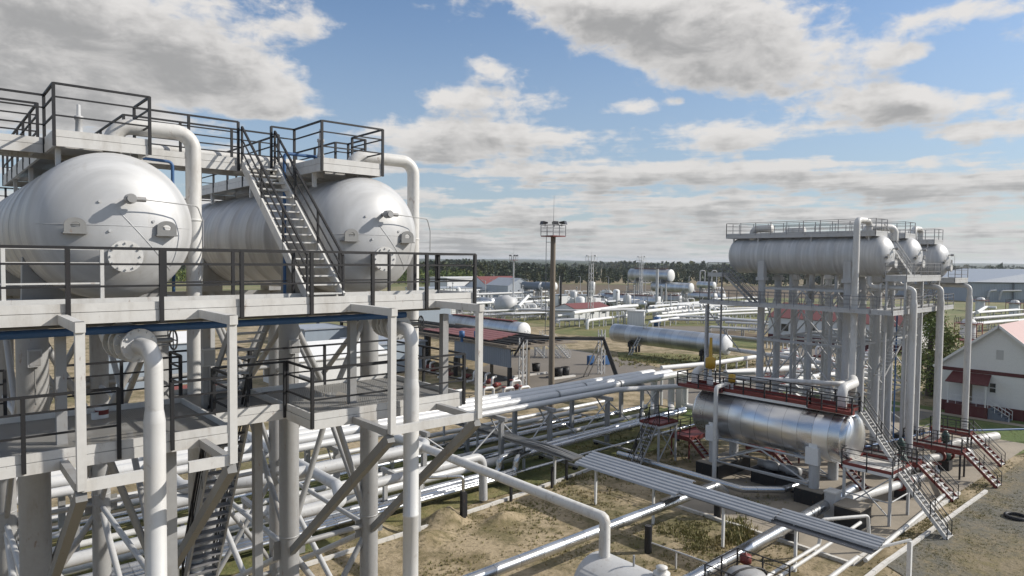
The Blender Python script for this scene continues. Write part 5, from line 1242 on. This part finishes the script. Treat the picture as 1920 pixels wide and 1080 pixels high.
# hoops over the far raised tank
for i, px in enumerate((1312, 1334)):
    p = G(px, 545); solo('hoop_pipe', ('left', 'right')[i]+' hooped vent pipe on the short raised tank', 'pipe', MB().pipe([(p.x, p.y, 3), (p.x, p.y, 12), (p.x+2.6, p.y-1.6, 12), (p.x+2.6, p.y-1.6, 3)], .35, 1.0, 10), M['pale'])
tow = G(1196, 566); tl = thing('process_tower', 'open steel tower with stairs at the far end of the elevated tank', 'steel tower', tuple(tow))
for z0 in (4, 8, 12): part('floor', MB().box(tow.x-3, tow.x+5, tow.y-3, tow.y+3, z0, z0+.25), M['grey'], tl); guard_rail(tl, [(tow.x-3, tow.y-3, z0), (tow.x+5, tow.y-3, z0), (tow.x+5, tow.y+3, z0), (tow.x-3, tow.y+3, z0)], closed=True, mat=M['rail_grey'], split=False, w=.09, sp=2)
for dx in (-3, 1, 5):
    for dy in (-3, 3): part('column', MB().beam((tow.x+dx, tow.y+dy, 0), (tow.x+dx, tow.y+dy, 13), .3), M['grey'], tl)
for i, (px, py, zt) in enumerate(((1231, 585, 14.5), (1240, 583, 8), (1248, 583, 9.5))):
    p = G(px, py); solo('standpipe', ('thick pale standpipe before the elevated far tank', 'thin pale standpipe before the elevated far tank, left', 'thin pale standpipe before the elevated far tank, right')[i], 'pipe', MB().tube([(p.x, p.y, 0), (p.x, p.y, zt)], .5 if i == 0 else .25, 10), M['pale'])
p = G(948, 590); rt_ = solo('round_tank', 'pale upright round tank among the far pipes left of the tall mast', 'tank', MB().lathe(p, ZZ, [(0, 0), (0, 3.6), (5, 3.6), (6.2, .3), (6.2, 0)], 24), M['pale'])

# shelter with slate skirt (loading gallery)
g = thing('loading_shelter', 'raised shelter with slate blue cladding skirt on black posts', 'shelter', (59, 70, 0))
part('skirt', MB().box(58.9, 59.1, 68, 80.5, 2.75, 5.2), M['corr_slate'], g); part('end_frame', MB().beam((59, 68.1, 5.0), (62.3, 68.1, 5.0), .2), M['cable'], g)
part('roof', MB().box(58.6, 71.5, 67.7, 140, 5.25, 5.4), M['wood'], g)
for y in (68.2, 76, 84, 92): part('post', MB().beam((62.3, y, 0), (62.3, y, 5.2), .35), M['wood'], g)
for y in (68.2, 74.5, 80.3, 88, 96, 106, 116, 126, 136): part('post', MB().beam((59.0, y, 0), (59.0, y, 2.74 if y < 81 else 5.24), .45), M['tar'], g)
for k in range(16):
    part('roof_plank', MB().beam((58.8+.75*k, 68+random.uniform(0, 2), 5.6+.14*(k % 3)), (58.9+.8*k, 139-random.uniform(0, 50), 5.6+.12*(k % 2)), .28, .22), M['wood' if k % 3 == 0 else 'cable'], g)
rs = MB()
for k in range(5): rs.beam((60.0+1.7*k, 73+.8*k, 5.95), (60.2+1.7*k, 90-.9*k, 6.05), 1.5, .1)
part('red_sheets', rs, M['roof_red'], g)
for i, (px, py) in enumerate(((866, 626), (894, 622))):
    c = EYE+ray(px, py)*96; solo('roof_ventilator', ('left', 'right')[i]+' small blue drum on the slate shelter roof', 'ventilator', MB().lathe((c.x, c.y, 5.46), ZZ, [(0, .2), (.7, .2), (.72, .4), (1.5, .4), (1.6, 0)], 12), M['blue'], 'blue drums on the shelter roof')
# red pumps and manifolds below the shelter
for i in range(9):
    x, y = 54+random.uniform(0, 4.5), 66+i*2.6
    t_ = thing('manifold', 'small red and silver pump manifold crowded beside the slate shelter', 'pump', (x, y, 0), 'pump manifolds beside the slate shelter')
    b = MB().pipe([(x-1.2, y, .4), (x, y, .4), (x, y, 1.6), (x+1.2, y+.6, 1.6)], .16, .3, 8); part('pipework', b, M['silver'], t_)
    part('pump', MB().lathe((x, y-.5, .7), (1, .3, 0), [(0, 0), (0, .3), (.6, .34), (.7, .2), (1.3, .22), (1.35, 0)], 10), M['red'], t_); part('stand', MB().box(x-.5, x+.8, y-.8, y-.2, 0, .36), M['concrete'], t_)
for i in range(7):
    x, y = 44+i*1.9, 56+random.uniform(0, 8)
    t_ = thing('manifold', 'small silver valve manifold between the pipe rack and the slate shelter', 'pump', (x, y, 0), 'valve manifolds behind the pipe rack')
    part('pipework', MB().pipe([(x-1.5, y, .5), (x, y, .5), (x, y, 1.9), (x+1.5, y, 1.9), (x+1.5, y, .3)], .18, .3, 8), M['silver'], t_); part('wheel', MB().lathe((x, y, 2.1), ZZ, [(0, 0), (0, .3), (.06, .3), (.06, 0)], 10), M['red'], t_)
# lattice legs and cable bridge
cb = thing('cable_bridge', 'bridge of sagging black cables on lattice legs, dropping at both ends', 'cable bridge', (70, 70, 0))
A_, B_ = EYE+ray(984, 622)*88, EYE+ray(1132, 626)*88; z0 = 6.9
A_.z = B_.z = z0
bd = (B_-A_).normalized(); sd_ = V((-bd.y, bd.x, 0))
tb = MB()
for s_ in (-.5, .5): tb.beam(A_+sd_*s_, B_+sd_*s_, .12)
for k in range(13): tb.beam(A_.lerp(B_, k/12)-sd_*.5, A_.lerp(B_, k/12)+sd_*.5, .08)
part('tray', tb, M['rail_grey'], cb)
E1 = EYE+ray(1166, 690)*80; E1.z = 2.0; E0 = EYE+ray(965, 650)*90; E0.z = 4.5
kb = MB()
for k in range(15):
    o = sd_*(-.49+.07*k); j = lambda: V((0, 0, random.uniform(-.1, .12)))
    kb.tube([E0+o+j(), A_+o+ZZ*.15+j()] + [A_.lerp(B_, q/6)+o+ZZ*.15+j() for q in range(1, 6)] + [B_+o+ZZ*.2+j(), B_.lerp(E1, .08)+o*1.5+ZZ*(.3*math.sin(k*2.1)), B_.lerp(E1, .5)+o*1.6+ZZ*(.35*math.sin(k*1.7)), E1+o*2.0+ZZ*(.3*math.sin(k*2.6))], .1, 6)
part('cables', kb, M['cable'], cb)
def lat(px, py, h, nm):
    p = G(px, py); b = MB()
    for dx, dy in ((-.35, -.35), (.35, -.35), (.35, .35), (-.35, .35)): b.beam((p.x+dx, p.y+dy, 0), (p.x+dx, p.y+dy, h), .12)
    for k in range(int(h/.9)):
        s = -1 if k % 2 else 1
        b.beam((p.x-.35*s, p.y-.35, k*.9), (p.x+.35*s, p.y-.35, k*.9+.9), .07); b.beam((p.x-.35, p.y-.35*s, k*.9), (p.x-.35, p.y+.35*s, k*.9+.9), .07)
    part('lattice_leg', b, M['pale'], cb)
lat(980, 728, 6.7, ''); lat(1127, 701, 6.7, '')
p = G(1094, 706); b = MB(); q = EYE+ray(1122, 655)*86; b.beam(p, V((B_.x-1, B_.y, 6.6)), .14); b.beam(p+V((1, 0, 0)), V((B_.x, B_.y, 6.6)), .14); part('prop', b, M['pale'], cb)
for i, (px, py) in enumerate(((1108, 648), (1137, 651))):
    p = EYE+ray(px, py)*112; solo('cabinet', ('left', 'right')[i]+' small blue and white cabinet seen through the cable bridge legs', 'cabinet', MB().box(p.x-.6, p.x+.6, p.y-.3, p.y+.3, .05, 1.5), M['blue'], 'blue cabinets beyond the cable bridge')
# bins
for i, (px, py) in enumerate(((1047, 705), (1060, 703), (1005, 696))):
    p = G(px, py, .25); solo('bin', ('black drum on a white kerb right of the mast, left one', 'black drum on a white kerb right of the mast, right one', 'black drum on a white kerb left of the mast')[i], 'drum', MB().lathe(p, ZZ, [(0, 0), (0, .55), (1.2, .65), (1.2, .58), (.2, .5), (.2, 0)], 14), M['tar'], 'black drums in the yard')
for i, (a, b_) in enumerate((((1035, 712), (1077, 706)), ((948, 710), (1025, 700)))):
    p, q = G(*a), G(*b_); solo('kerb', ('white kerb block under the two drums', 'white kerb block left of the tall mast')[i], 'kerb', MB().beam(p+ZZ*.12, q+ZZ*.12, .5, .24), M['kerb'], 'white kerb blocks in the yard')
# white stairs beyond the shelter
for i, px in enumerate((1008, 1036, 1054)):
    p = G(px+12, 672); s = thing('staircase', ('left', 'middle', 'right')[i]+' one of three white ladder stairs at the yard edge', 'stairs', tuple(p), 'white ladder stairs at the yard edge')
    stairway(s, p+V((-1.5, 3.4, 3.6)), p, (1.0, .4, 0), 12, rmat=M['pale'], split=False)
    part('landing', MB().box(p.x-2.6, p.x-.4, p.y+3.4, p.y+5.6, 3.5, 3.62), M['pale'], s)
    for dx, dy in ((-2.5, 3.5), (-.5, 3.5), (-2.5, 5.5), (-.5, 5.5)): part('leg', MB().beam((p.x+dx, p.y+dy, 0), (p.x+dx, p.y+dy, 3.5), .12), M['pale'], s)

# ================================================================== FAR PIPELINES ON STANDS
def pline(label, pix, z, r, n=6, mat='pale', posts=True, drop=False):
    pts_ = [G(px, py, z) for px, py in pix]
    if drop: pts_ = [V((pts_[0].x, pts_[0].y, 0))] + pts_
    t_ = thing('pipeline', label, 'pipeline', (pts_[-1].x, pts_[-1].y, 0), 'pale pipelines on low stands across the far site')
    part('pipe_run', MB().pipe(pts_, r, r*3, 10), M[mat], t_)
    if posts:
        a, b = pts_[-2], pts_[-1]
        for k in range(n): q = a.lerp(b, (k+.5)/n); part('stand', MB().beam((q.x, q.y, 0), (q.x, q.y, z-r*.5), .22), M['pale'], t_)
    return t_
pline('white pipeline with an elbow into the grass by the white box shed', [(1101, 601), (1195, 589)], 2.2, .35, 5, 'wall_white', drop=True)
pline('grey pipeline on white posts behind the long weathered tank', [(1225, 617), (1420, 636), (1480, 642)], 1.6, .3, 8)
pline('bright white pipeline right of the white box shed', [(1218, 604), (1272, 596)], 1.8, .35, 5, 'wall_white')
pline('long white pipeline running towards the far tower, upper', [(1212, 584), (1345, 569), (1420, 565)], 3.2, .5, 9, 'wall_white')
pline('long white pipeline running towards the far tower, lower', [(1230, 594), (1370, 583), (1440, 580)], 2.2, .4, 9, 'wall_white')
pline('grey pipeline along the lawn right of the box shed', [(1250, 599), (1400, 601), (1480, 606)], 1.8, .3, 9)
pline('white pipeline on stands under the far tower, front', [(1240, 690), (1330, 682), (1480, 660)], 1.6, .35, 8, 'wall_white')
pline('thick white pipeline on the ground seen between the far tower legs, upper', [(1360, 700), (1500, 690), (1650, 660)], 1.2, .5, 8, 'wall_white')
pline('thick white pipeline on the ground seen between the far tower legs, lower', [(1290, 720), (1480, 712), (1640, 694)], 1.2, .4, 8, 'wall_white')
pline('grey pipeline from the tall mast towards the left', [(890, 552), (1030, 547)], 5.0, .45, 8)
pline('white pipeline before the boiler houses', [(940, 570), (1034, 563)], 3.0, .5, 5, 'wall_white')
pline('white pipeline sloping up among the far pipes, left of the tall mast', [(972, 575), (994, 551)], 4.0, .5, 2, 'wall_white')
pline('white pipeline at the left end of the far pipes', [(888, 569), (942, 566)], 3.0, .4, 4, 'wall_white')
pline('grey pipeline bridging right from the tall mast past the control hut', [(972, 581), (1080, 583), (1190, 580)], 4.2, .4, 9)
pline('pale pipeline on the hut roof level', [(1075, 587), (1155, 576), (1195, 573)], 4.4, .45, 6, 'wall_white')
pline('low white pipeline in front of the red hut', [(1045, 592), (1120, 588)], 1.4, .35, 6, 'wall_white')
pline('pale pipeline beyond the right house, upper', [(1820, 598), (1920, 590)], 3.0, .45, 5)
pline('pale pipeline beyond the right house, lower', [(1812, 610), (1920, 600)], 2.0, .4, 6, 'wall_white')
pline('white hooped pipeline in front of the grey warehouse', [(1832, 586), (1848, 576), (1868, 577)], 3.0, .5, 3, 'wall_white')
# vessels among far pipes, right
for i, (px, py) in enumerate(((1838, 583), (1902, 590), (1815, 640))):
    p = G(px, py); t_ = thing('round_vessel', ('white domed vessel before the grey warehouse', 'white domed vessel at the right edge above the house roof', 'white upright vessel with red rails left of the house roof')[i], 'tank', tuple(p))
    part('shell', MB().lathe(p, ZZ, [(0, 1.6), (4, 1.6), (4.9, 1.1), (5.2, 0)], 20), M['wall_white'], t_)
    part('deck', MB().box(p.x-2.2, p.x+2.2, p.y-2.2, p.y+2.2, 4.0, 4.12), M['red'], t_); guard_rail(t_, [(p.x-2.2, p.y-2.2, 4.1), (p.x+2.2, p.y-2.2, 4.1), (p.x+2.2, p.y+2.2, 4.1), (p.x-2.2, p.y+2.2, 4.1)], closed=True, split=False, sp=1.5, w=.07)
    for dx in (-2.1, 2.1):
        for dy in (-2.1, 2.1): part('leg', MB().beam((p.x+dx, p.y+dy, 0), (p.x+dx, p.y+dy, 4), .16), M['red'], t_)
fw = thing('walkway_platform', 'red railed gallery between the rightmost outlet pipe and the house roof', 'platform', tuple(G(1800, 660)))
p = G(1800, 672); platform(fw, p.x-2, p.x+3, p.y-3, p.y+4, 3.4, edge=M['red'], deck=M['red'])
guard_rail(fw, [(p.x-2, p.y-3, 3.4), (p.x+3, p.y-3, 3.4), (p.x+3, p.y+4, 3.4), (p.x-2, p.y+4, 3.4)], closed=True, split=False, sp=1.4, w=.06)
for dx in (-1.9, 2.9):
    for dy in (-2.9, 3.9): part('leg', MB().beam((p.x+dx, p.y+dy, 0), (p.x+dx, p.y+dy, 3.3), .14), M['red'], fw)
# far process clutter: small skids
rr = random.Random(9)
for i in range(60):
    px, py = rr.uniform(800, 1345), rr.uniform(545, 600); p = G(px, py)
    t_ = thing('pipe_skid', 'little silver pipe skid among the far pipelines', 'pipe skid', tuple(p), 'little pipe skids across the far site')
    b = MB(); h = rr.uniform(1.5, 4.5); w_ = rr.uniform(2, 6)
    for k in range(3): b.pipe([(p.x-w_+w_*.7*k, p.y, 0), (p.x-w_+w_*.7*k, p.y, h), (p.x-w_+w_*.7*k+w_*.5, p.y-rr.uniform(0, 2), h), (p.x-w_+w_*.7*k+w_*.5, p.y-2, 0)], .22, .5, 8)
    part('hoops', b, M['wall_white'], t_); part('skid_frame', MB().box(p.x-w_, p.x+w_*1.0, p.y-2.4, p.y+.6, .05, .35), M['pale'], t_)
for i in range(10):
    px, py = rr.uniform(1440, 1620), rr.uniform(665, 760); p = G(px, py)
    t_ = thing('pipe_skid', 'small white valve skid seen between the far tower legs', 'pipe skid', tuple(p), 'small skids under the far tower')
    b = MB(); h = rr.uniform(1, 2.2)
    for k in range(2): b.pipe([(p.x-2+1.6*k, p.y, 0), (p.x-2+1.6*k, p.y, h), (p.x-1+1.6*k, p.y-1, h), (p.x-1+1.6*k, p.y-1, 0)], .2, .4, 8)
    part('hoops', b, M['wall_white'], t_); part('skid_frame', MB().box(p.x-2.2, p.x+1.4, p.y-1.5, p.y+.4, .05, .35), M['red'], t_)

for i in range(46):
    px, py = rr.uniform(800, 1350), rr.uniform(548, 602); p = G(px, py); h = rr.uniform(4, 9)
    t_ = thing('vent_stack', 'slim pale vent pole among the far pipelines', 'vent', tuple(p), 'slim vent poles across the far site')
    part('pole', MB().tube([(p.x, p.y, 0), (p.x, p.y, h)], .16, 6), M['pale'], t_); part('cap', MB().lathe((p.x, p.y, h), ZZ, [(0, .16), (.02, .34), (.3, .34), (.5, 0)], 8), M['grey'], t_)
for k, (a, b, z0, r) in enumerate((((890, 585), (1030, 578), 2.5, .35), ((890, 592), (1040, 588), 1.6, .3), ((1110, 566), (1130, 565), 2, .3), ((1240, 588), (1345, 577), 2.2, .35), ((1345, 590), (1440, 586), 2.5, .4), ((1360, 604), (1450, 609), 2.0, .3), ((1290, 575), (1420, 571), 3.4, .4), ((810, 560), (900, 556), 3.5, .4))):
    pline(('white pipeline in the left far field, upper', 'white pipeline in the left far field, lower', 'short pipeline left of the long low far tank', 'white pipeline ending at the far tower, middle', 'pale pipeline just left of the far tower legs', 'pale pipeline at the road edge by the far tower', 'pale pipeline under the far white ended tanks', 'pale pipeline below the birch wood')[k], [a, b], z0, r, 7, 'wall_white' if k % 2 else 'pale')
def rail_fence(lab, pts_, h=1.1, mat='pale', w=.07):
    f_ = thing('pipe_fence', lab, 'fence', tuple(pts_[0])); guard_rail(f_, pts_, h, mids=(.5,), sp=2.4, mat=M[mat], split=False, w=w); return f_
rail_fence('low white railing along the road behind the box shed', [G(1290, 608), G(1400, 612), G(1470, 618)], 1.2)
rail_fence('low white railing in the far field left of the tall mast', [G(895, 603), G(1020, 600)], 1.3)
rail_fence('dark railing round the pump yard below the slate shelter', [G(800, 770), G(880, 760), G(925, 745)], 1.1, 'tar')

# dense racks, small vessels and columns filling the far site
def mrack(a, b, h, npipe, seed):
    r_ = random.Random(seed); A = G(*a); B = G(*b); L = (B-A).length; d_ = (B-A)/L; sdv = V((-d_.y, d_.x, 0))
    t_ = thing('pipe_rack', 'pale low pipe rack carrying several pipes across the far site', 'pipe rack', tuple(A), 'pale pipe racks across the far site')
    n = max(3, int(L/7))
    for k in range(n+1):
        c = A+d_*(L*k/n); fb = MB()
        for s_ in (-1.1, 1.1): fb.beam(c+sdv*s_, c+sdv*s_+ZZ*h, .22)
        fb.beam(c-sdv*1.4+ZZ*h, c+sdv*1.4+ZZ*h, .2); part('frame', fb, M['grey'], t_)
    for q in range(npipe):
        o = sdv*(-1.0+2.0*q/max(1, npipe-1))+ZZ*(h+.35); rr_ = r_.uniform(.16, .32)
        part('pipe_run', MB().pipe([A+o-ZZ*(h*.6), A+o, B+o, B+o-ZZ*(h*.6)], rr_, .6, 8), M[r_.choice(['wall_white', 'pale', 'silver', 'galv'])], t_)
for k, (a, b, h, n) in enumerate((((892, 606), (1020, 600), 1.8, 4), ((900, 580), (1025, 574), 3.2, 4), ((890, 563), (1010, 558), 4.0, 5), ((1120, 592), (1170, 588), 2.0, 3), ((1222, 592), (1330, 581), 2.6, 5), ((1230, 600), (1345, 592), 2.0, 4),
        ((1340, 577), (1420, 573), 3.0, 5), ((1352, 594), (1440, 592), 2.2, 4), ((1260, 606), (1345, 607), 1.6, 3), ((1350, 612), (1430, 618), 1.8, 3), ((1125, 585), (1195, 579), 3.0, 4), ((800, 580), (885, 575), 3.2, 4),
        ((1045, 613), (1100, 611), 1.4, 3), ((1090, 575), (1215, 568), 3.6, 4), ((1820, 604), (1915, 596), 2.4, 4), ((1815, 625), (1900, 616), 2.0, 4), ((990, 566), (1030, 600), 2.4, 3), ((1330, 628), (1425, 634), 1.6, 3))): mrack(a, b, h, n, k)
for k in range(22):
    px, py = rr.uniform(800, 1350), rr.uniform(546, 596); p = G(px, py); R_ = rr.uniform(.8, 1.5); L_ = rr.uniform(4, 8)
    t_ = thing('small_vessel', 'small pale pressure vessel on saddles among the far racks', 'tank', tuple(p), 'small pressure vessels among the far racks')
    if k % 3:
        part('shell', MB().lathe((p.x, p.y, R_+1.2), YY, [(-.5*R_, 0), (-.3*R_, R_*.7), (0, R_), (L_, R_), (L_+.3*R_, R_*.7), (L_+.5*R_, 0)], 18), M[rr.choice(['wall_white', 'clad_dull', 'alu'])], t_)
        for u in (.2, .8): part('saddle', MB().box(p.x-R_*.8, p.x+R_*.8, p.y+L_*u-.2, p.y+L_*u+.2, 0, 1.35), M['grey'], t_)
    else:
        part('shell', MB().lathe(p, ZZ, [(.8, 0), (1.0, R_*.8), (1.3, R_), (L_, R_), (L_+.4, R_*.7), (L_+.6, 0)], 18), M[rr.choice(['wall_white', 'alu'])], t_)
        part('skirt', MB().lathe(p, ZZ, [(0, R_*.8), (1.0, R_*.8)], 16), M['grey'], t_)
    part('top_nozzle', MB().cyl((p.x, p.y+.6, R_*2+1.0), (p.x, p.y+.6, R_*2+2.2), .16, 8), M['pale'], t_)
for k in range(9):
    px, py = rr.uniform(1440, 1640), rr.uniform(655, 780); p = G(px, py)
    t_ = thing('pipe_manifold', 'tangle of white pipes and red valves under the far tower', 'pipe skid', tuple(p), 'pipe tangles under the far tower')
    b = MB()
    for q in range(4): b.pipe([(p.x-3+1.5*q, p.y, .2), (p.x-3+1.5*q, p.y, 1.0+.4*q), (p.x-3+1.5*q+1.2, p.y-1.5, 1.0+.4*q), (p.x+3, p.y-1.5-.5*q, .6)], .2, .4, 8)
    part('pipework', b, M['wall_white'], t_)
    for q in range(3): part('valve_wheel', MB().lathe((p.x-2.5+1.8*q, p.y-.7, 1.9+.3*q), ZZ, [(0, 0), (0, .35), (.08, .35), (.08, 0)], 10), M['red'], t_)

for o in list(COL.objects):
    if o.parent is None and any(k in o.get('label', '') for k in ('on top of the shiny clad tank', 'beside the slender standpipe', 'slender white standpipe', 'far end of the clad tank walkway', 'right end of the clad tank walkway', 'behind the rails of the clad tank')): o.location.z -= .32
    if o.parent is it and o.name.split('.')[0] in ('shell', 'saddle'): o.location.z -= .32

# ------------------------------------------------------------------ sun, sky, camera
SUN_EL = math.radians(32)
sd = (R0*math.cos(math.radians(6)) + F0*math.sin(math.radians(6))).normalized()
SUN = V((sd.x*math.cos(SUN_EL), sd.y*math.cos(SUN_EL), math.sin(SUN_EL)))
ld = bpy.data.lights.new('sun', 'SUN'); ld.energy = 4.5; ld.angle = math.radians(.5); ld.color = (1, .945, .86)
lo = bpy.data.objects.new('sun', ld); COL.objects.link(lo); lo.location = (0, 0, 60)
lo.rotation_euler = SUN.to_track_quat('Z', 'Y').to_euler()

w = bpy.data.worlds.new('World'); sc.world = w; w.use_nodes = True
t = NT(w.node_tree); t.n.clear()
out = t.node('ShaderNodeOutputWorld'); bg = t.node('ShaderNodeBackground'); t.l.new(bg.outputs[0], out.inputs[0])
sky = t.node('ShaderNodeTexSky', sky_type='NISHITA'); sky.sun_disc = False
sky.sun_elevation = SUN_EL; sky.sun_rotation = math.atan2(sd.x, sd.y); sky.air_density = 1.0; sky.dust_density = .6; sky.ozone_density = 2.0
d = t.node('ShaderNodeTexCoord').outputs['Generated']
dn = t.vmath('NORMALIZE', d)
sep = t.node('ShaderNodeSeparateXYZ'); t.l.new(dn, sep.inputs[0])
az = t.math('ARCTAN2', t.vmath('DOT_PRODUCT', dn, tuple(R0)), t.vmath('DOT_PRODUCT', dn, tuple(F0)))
el = t.math('ARCSINE', sep.outputs[2])
def azel(px, py):
    r = ray(px, py).normalized()
    return math.atan2(r.dot(R0), r.dot(F0)), math.asin(r.z)
# broad cloud masses: centre, half sizes (as seen), weight
BLOBS = [(90, 60, 560, 210, .60), (430, 160, 250, 60, .34), (600, 45, 190, 55, .26), (1230, 30, 430, 110, .60), (1400, 120, 330, 75, .42), (1830, 20, 220, 40, .34),
         (925, 125, 80, 35, .3), (930, 180, 190, 48, .42), (890, 262, 230, 45, .5), (1180, 200, 75, 26, .36), (1265, 190, 30, 14, .25), (1690, 105, 80, 22, .3), (1660, 200, 220, 48, .46), (1350, 260, 330, 36, .36),
         (1250, 325, 400, 34, .34), (1840, 250, 170, 40, .36), (1700, 345, 380, 40, .3), (1300, 385, 500, 34, .2), (1000, 450, 1700, 70, .2), (60, 200, 350, 70, .35), (500, 210, 120, 20, .25),
         (720, 80, 150, 110, -.4), (1800, 130, 130, 60, -.35), (985, 70, 110, 60, -.34), (700, 175, 120, 60, -.3), (800, 340, 130, 34, -.16), (1100, 150, 60, 40, -.2), (1650, 275, 120, 30, -.18)]
def density(elshift, detail):
    e2 = el if elshift is None else t.math('ADD', el, elshift)
    # flat layer seen in perspective: rows crowd towards the horizon
    h = t.math('MAXIMUM', t.math('ADD', t.math('SINE', e2), .05), .02)
    cx = t.math('DIVIDE', t.math('MULTIPLY', t.math('SINE', az), t.math('COSINE', e2)), h)
    cy = t.math('DIVIDE', t.math('MULTIPLY', t.math('COSINE', az), t.math('COSINE', e2)), h)
    cv = t.node('ShaderNodeCombineXYZ'); t.l.new(cx, cv.inputs[0]); t.l.new(cy, cv.inputs[1]); cv.inputs[2].default_value = 3.7
    v1 = t.noise(cv.outputs[0], .8, detail, .5, .1)
    av = t.node('ShaderNodeCombineXYZ'); t.l.new(t.math('MULTIPLY', az, 1.0), av.inputs[0]); t.l.new(t.math('MULTIPLY', e2, 2.2), av.inputs[1])
    v2 = t.noise(av.outputs[0], 11, detail, .52, .0)
    fv = t.node('ShaderNodeCombineXYZ'); t.l.new(az, fv.inputs[0]); t.l.new(t.math('MULTIPLY', e2, 1.7), fv.inputs[1])
    v3 = t.noise(fv.outputs[0], 30, detail, .6, .3)
    rv = t.node('ShaderNodeCombineXYZ'); t.l.new(az, rv.inputs[0]); t.l.new(t.math('MULTIPLY', t.math('POWER', t.math('MAXIMUM', e2, .001), .7), 6.5), rv.inputs[1])
    v4 = t.noise(rv.outputs[0], 8, detail, .6, .25)
    over = t.smooth(e2, .5, .8, 0, .16)  # extra unseen cloud overhead, added to make the ambient light less blue
    low = t.smooth(e2, .26, .06)
    dd = t.math('ADD', t.math('MULTIPLY', v1, .55), t.math('ADD', t.math('MULTIPLY', v2, .36), t.math('MULTIPLY', v3, .34)))
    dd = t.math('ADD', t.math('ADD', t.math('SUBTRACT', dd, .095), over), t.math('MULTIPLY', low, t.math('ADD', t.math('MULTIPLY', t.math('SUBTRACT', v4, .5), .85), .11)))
    ae = t.node('ShaderNodeCombineXYZ'); t.l.new(az, ae.inputs[0]); t.l.new(e2, ae.inputs[1])
    for px, py, wx, wy, amp in BLOBS:
        a0, e0 = azel(px, py)
        a1 = azel(px+wx, py)[0]; e1 = azel(px, py-wy)[1]
        q = t.vmath('MULTIPLY', t.vmath('SUBTRACT', ae.outputs[0], (a0, e0, 0)), (1/abs(a1-a0), 1/abs(e1-e0), 0))
        dd = t.math('ADD', dd, t.smooth(t.vmath('LENGTH', q), 1.2, .0, 0, amp*.62))
    return dd
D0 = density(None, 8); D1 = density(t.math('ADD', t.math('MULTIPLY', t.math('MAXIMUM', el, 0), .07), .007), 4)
base_t = .60
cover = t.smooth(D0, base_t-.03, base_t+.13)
thick = t.smooth(D1, base_t-.04, base_t+.26)
inner = t.smooth(D0, base_t+.02, base_t+.24)
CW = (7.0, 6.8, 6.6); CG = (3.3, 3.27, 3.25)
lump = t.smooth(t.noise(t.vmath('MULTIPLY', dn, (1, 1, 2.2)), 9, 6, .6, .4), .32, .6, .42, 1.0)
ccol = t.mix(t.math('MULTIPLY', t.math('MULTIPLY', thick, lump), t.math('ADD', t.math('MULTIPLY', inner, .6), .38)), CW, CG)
hz = t.smooth(el, .22, -.01)
ccol = t.mix(t.math('MULTIPLY', hz, .35), ccol, (3.7, 3.85, 4.0))
veil = t.mix(t.smooth(el, .42, .0, .0, .62), t.mix(1.0, sky.outputs[0], (1.05, 1.12, 1.2), 'MULTIPLY'), (3.6, 4.15, 4.8))
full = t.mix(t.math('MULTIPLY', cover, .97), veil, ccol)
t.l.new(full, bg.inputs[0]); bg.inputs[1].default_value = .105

hm = bpy.data.materials.new('haze_air'); hm.use_nodes = True; ht = hm.node_tree; ht.nodes.clear()
ho = ht.nodes.new('ShaderNodeOutputMaterial'); pv = ht.nodes.new('ShaderNodeVolumePrincipled')
pv.inputs['Color'].default_value = (.86, .92, 1, 1); pv.inputs['Density'].default_value = .0001; pv.inputs['Anisotropy'].default_value = .3
ht.links.new(pv.outputs[0], ho.inputs['Volume'])
solo('haze', 'thin bluish haze over the far woods', 'haze', MB().box(-7300, 7300, -7300, 7300, -1, 48), hm, kind='stuff')
cam = bpy.data.cameras.new('camera'); cam.lens = 24; cam.sensor_width = 36; cam.clip_start = .2; cam.clip_end = 20000
co = bpy.data.objects.new('camera', cam); COL.objects.link(co)
from mathutils import Matrix
mw = Matrix.Identity(4)
for i in range(3): mw[i][0] = CR[i]; mw[i][1] = CU[i]; mw[i][2] = -CF[i]; mw[i][3] = EYE[i]
co.matrix_world = mw; sc.camera = co
sc.view_settings.view_transform = 'Standard'; sc.view_settings.look = 'None'; sc.view_settings.gamma = 1; sc.view_settings.exposure = 0.1
sc.cycles.use_denoising = True
sc.cycles.max_bounces = 6; sc.cycles.diffuse_bounces = 3; sc.cycles.glossy_bounces = 3; sc.cycles.transparent_max_bounces = 12
sc.cycles.caustics_reflective = False; sc.cycles.caustics_refractive = False
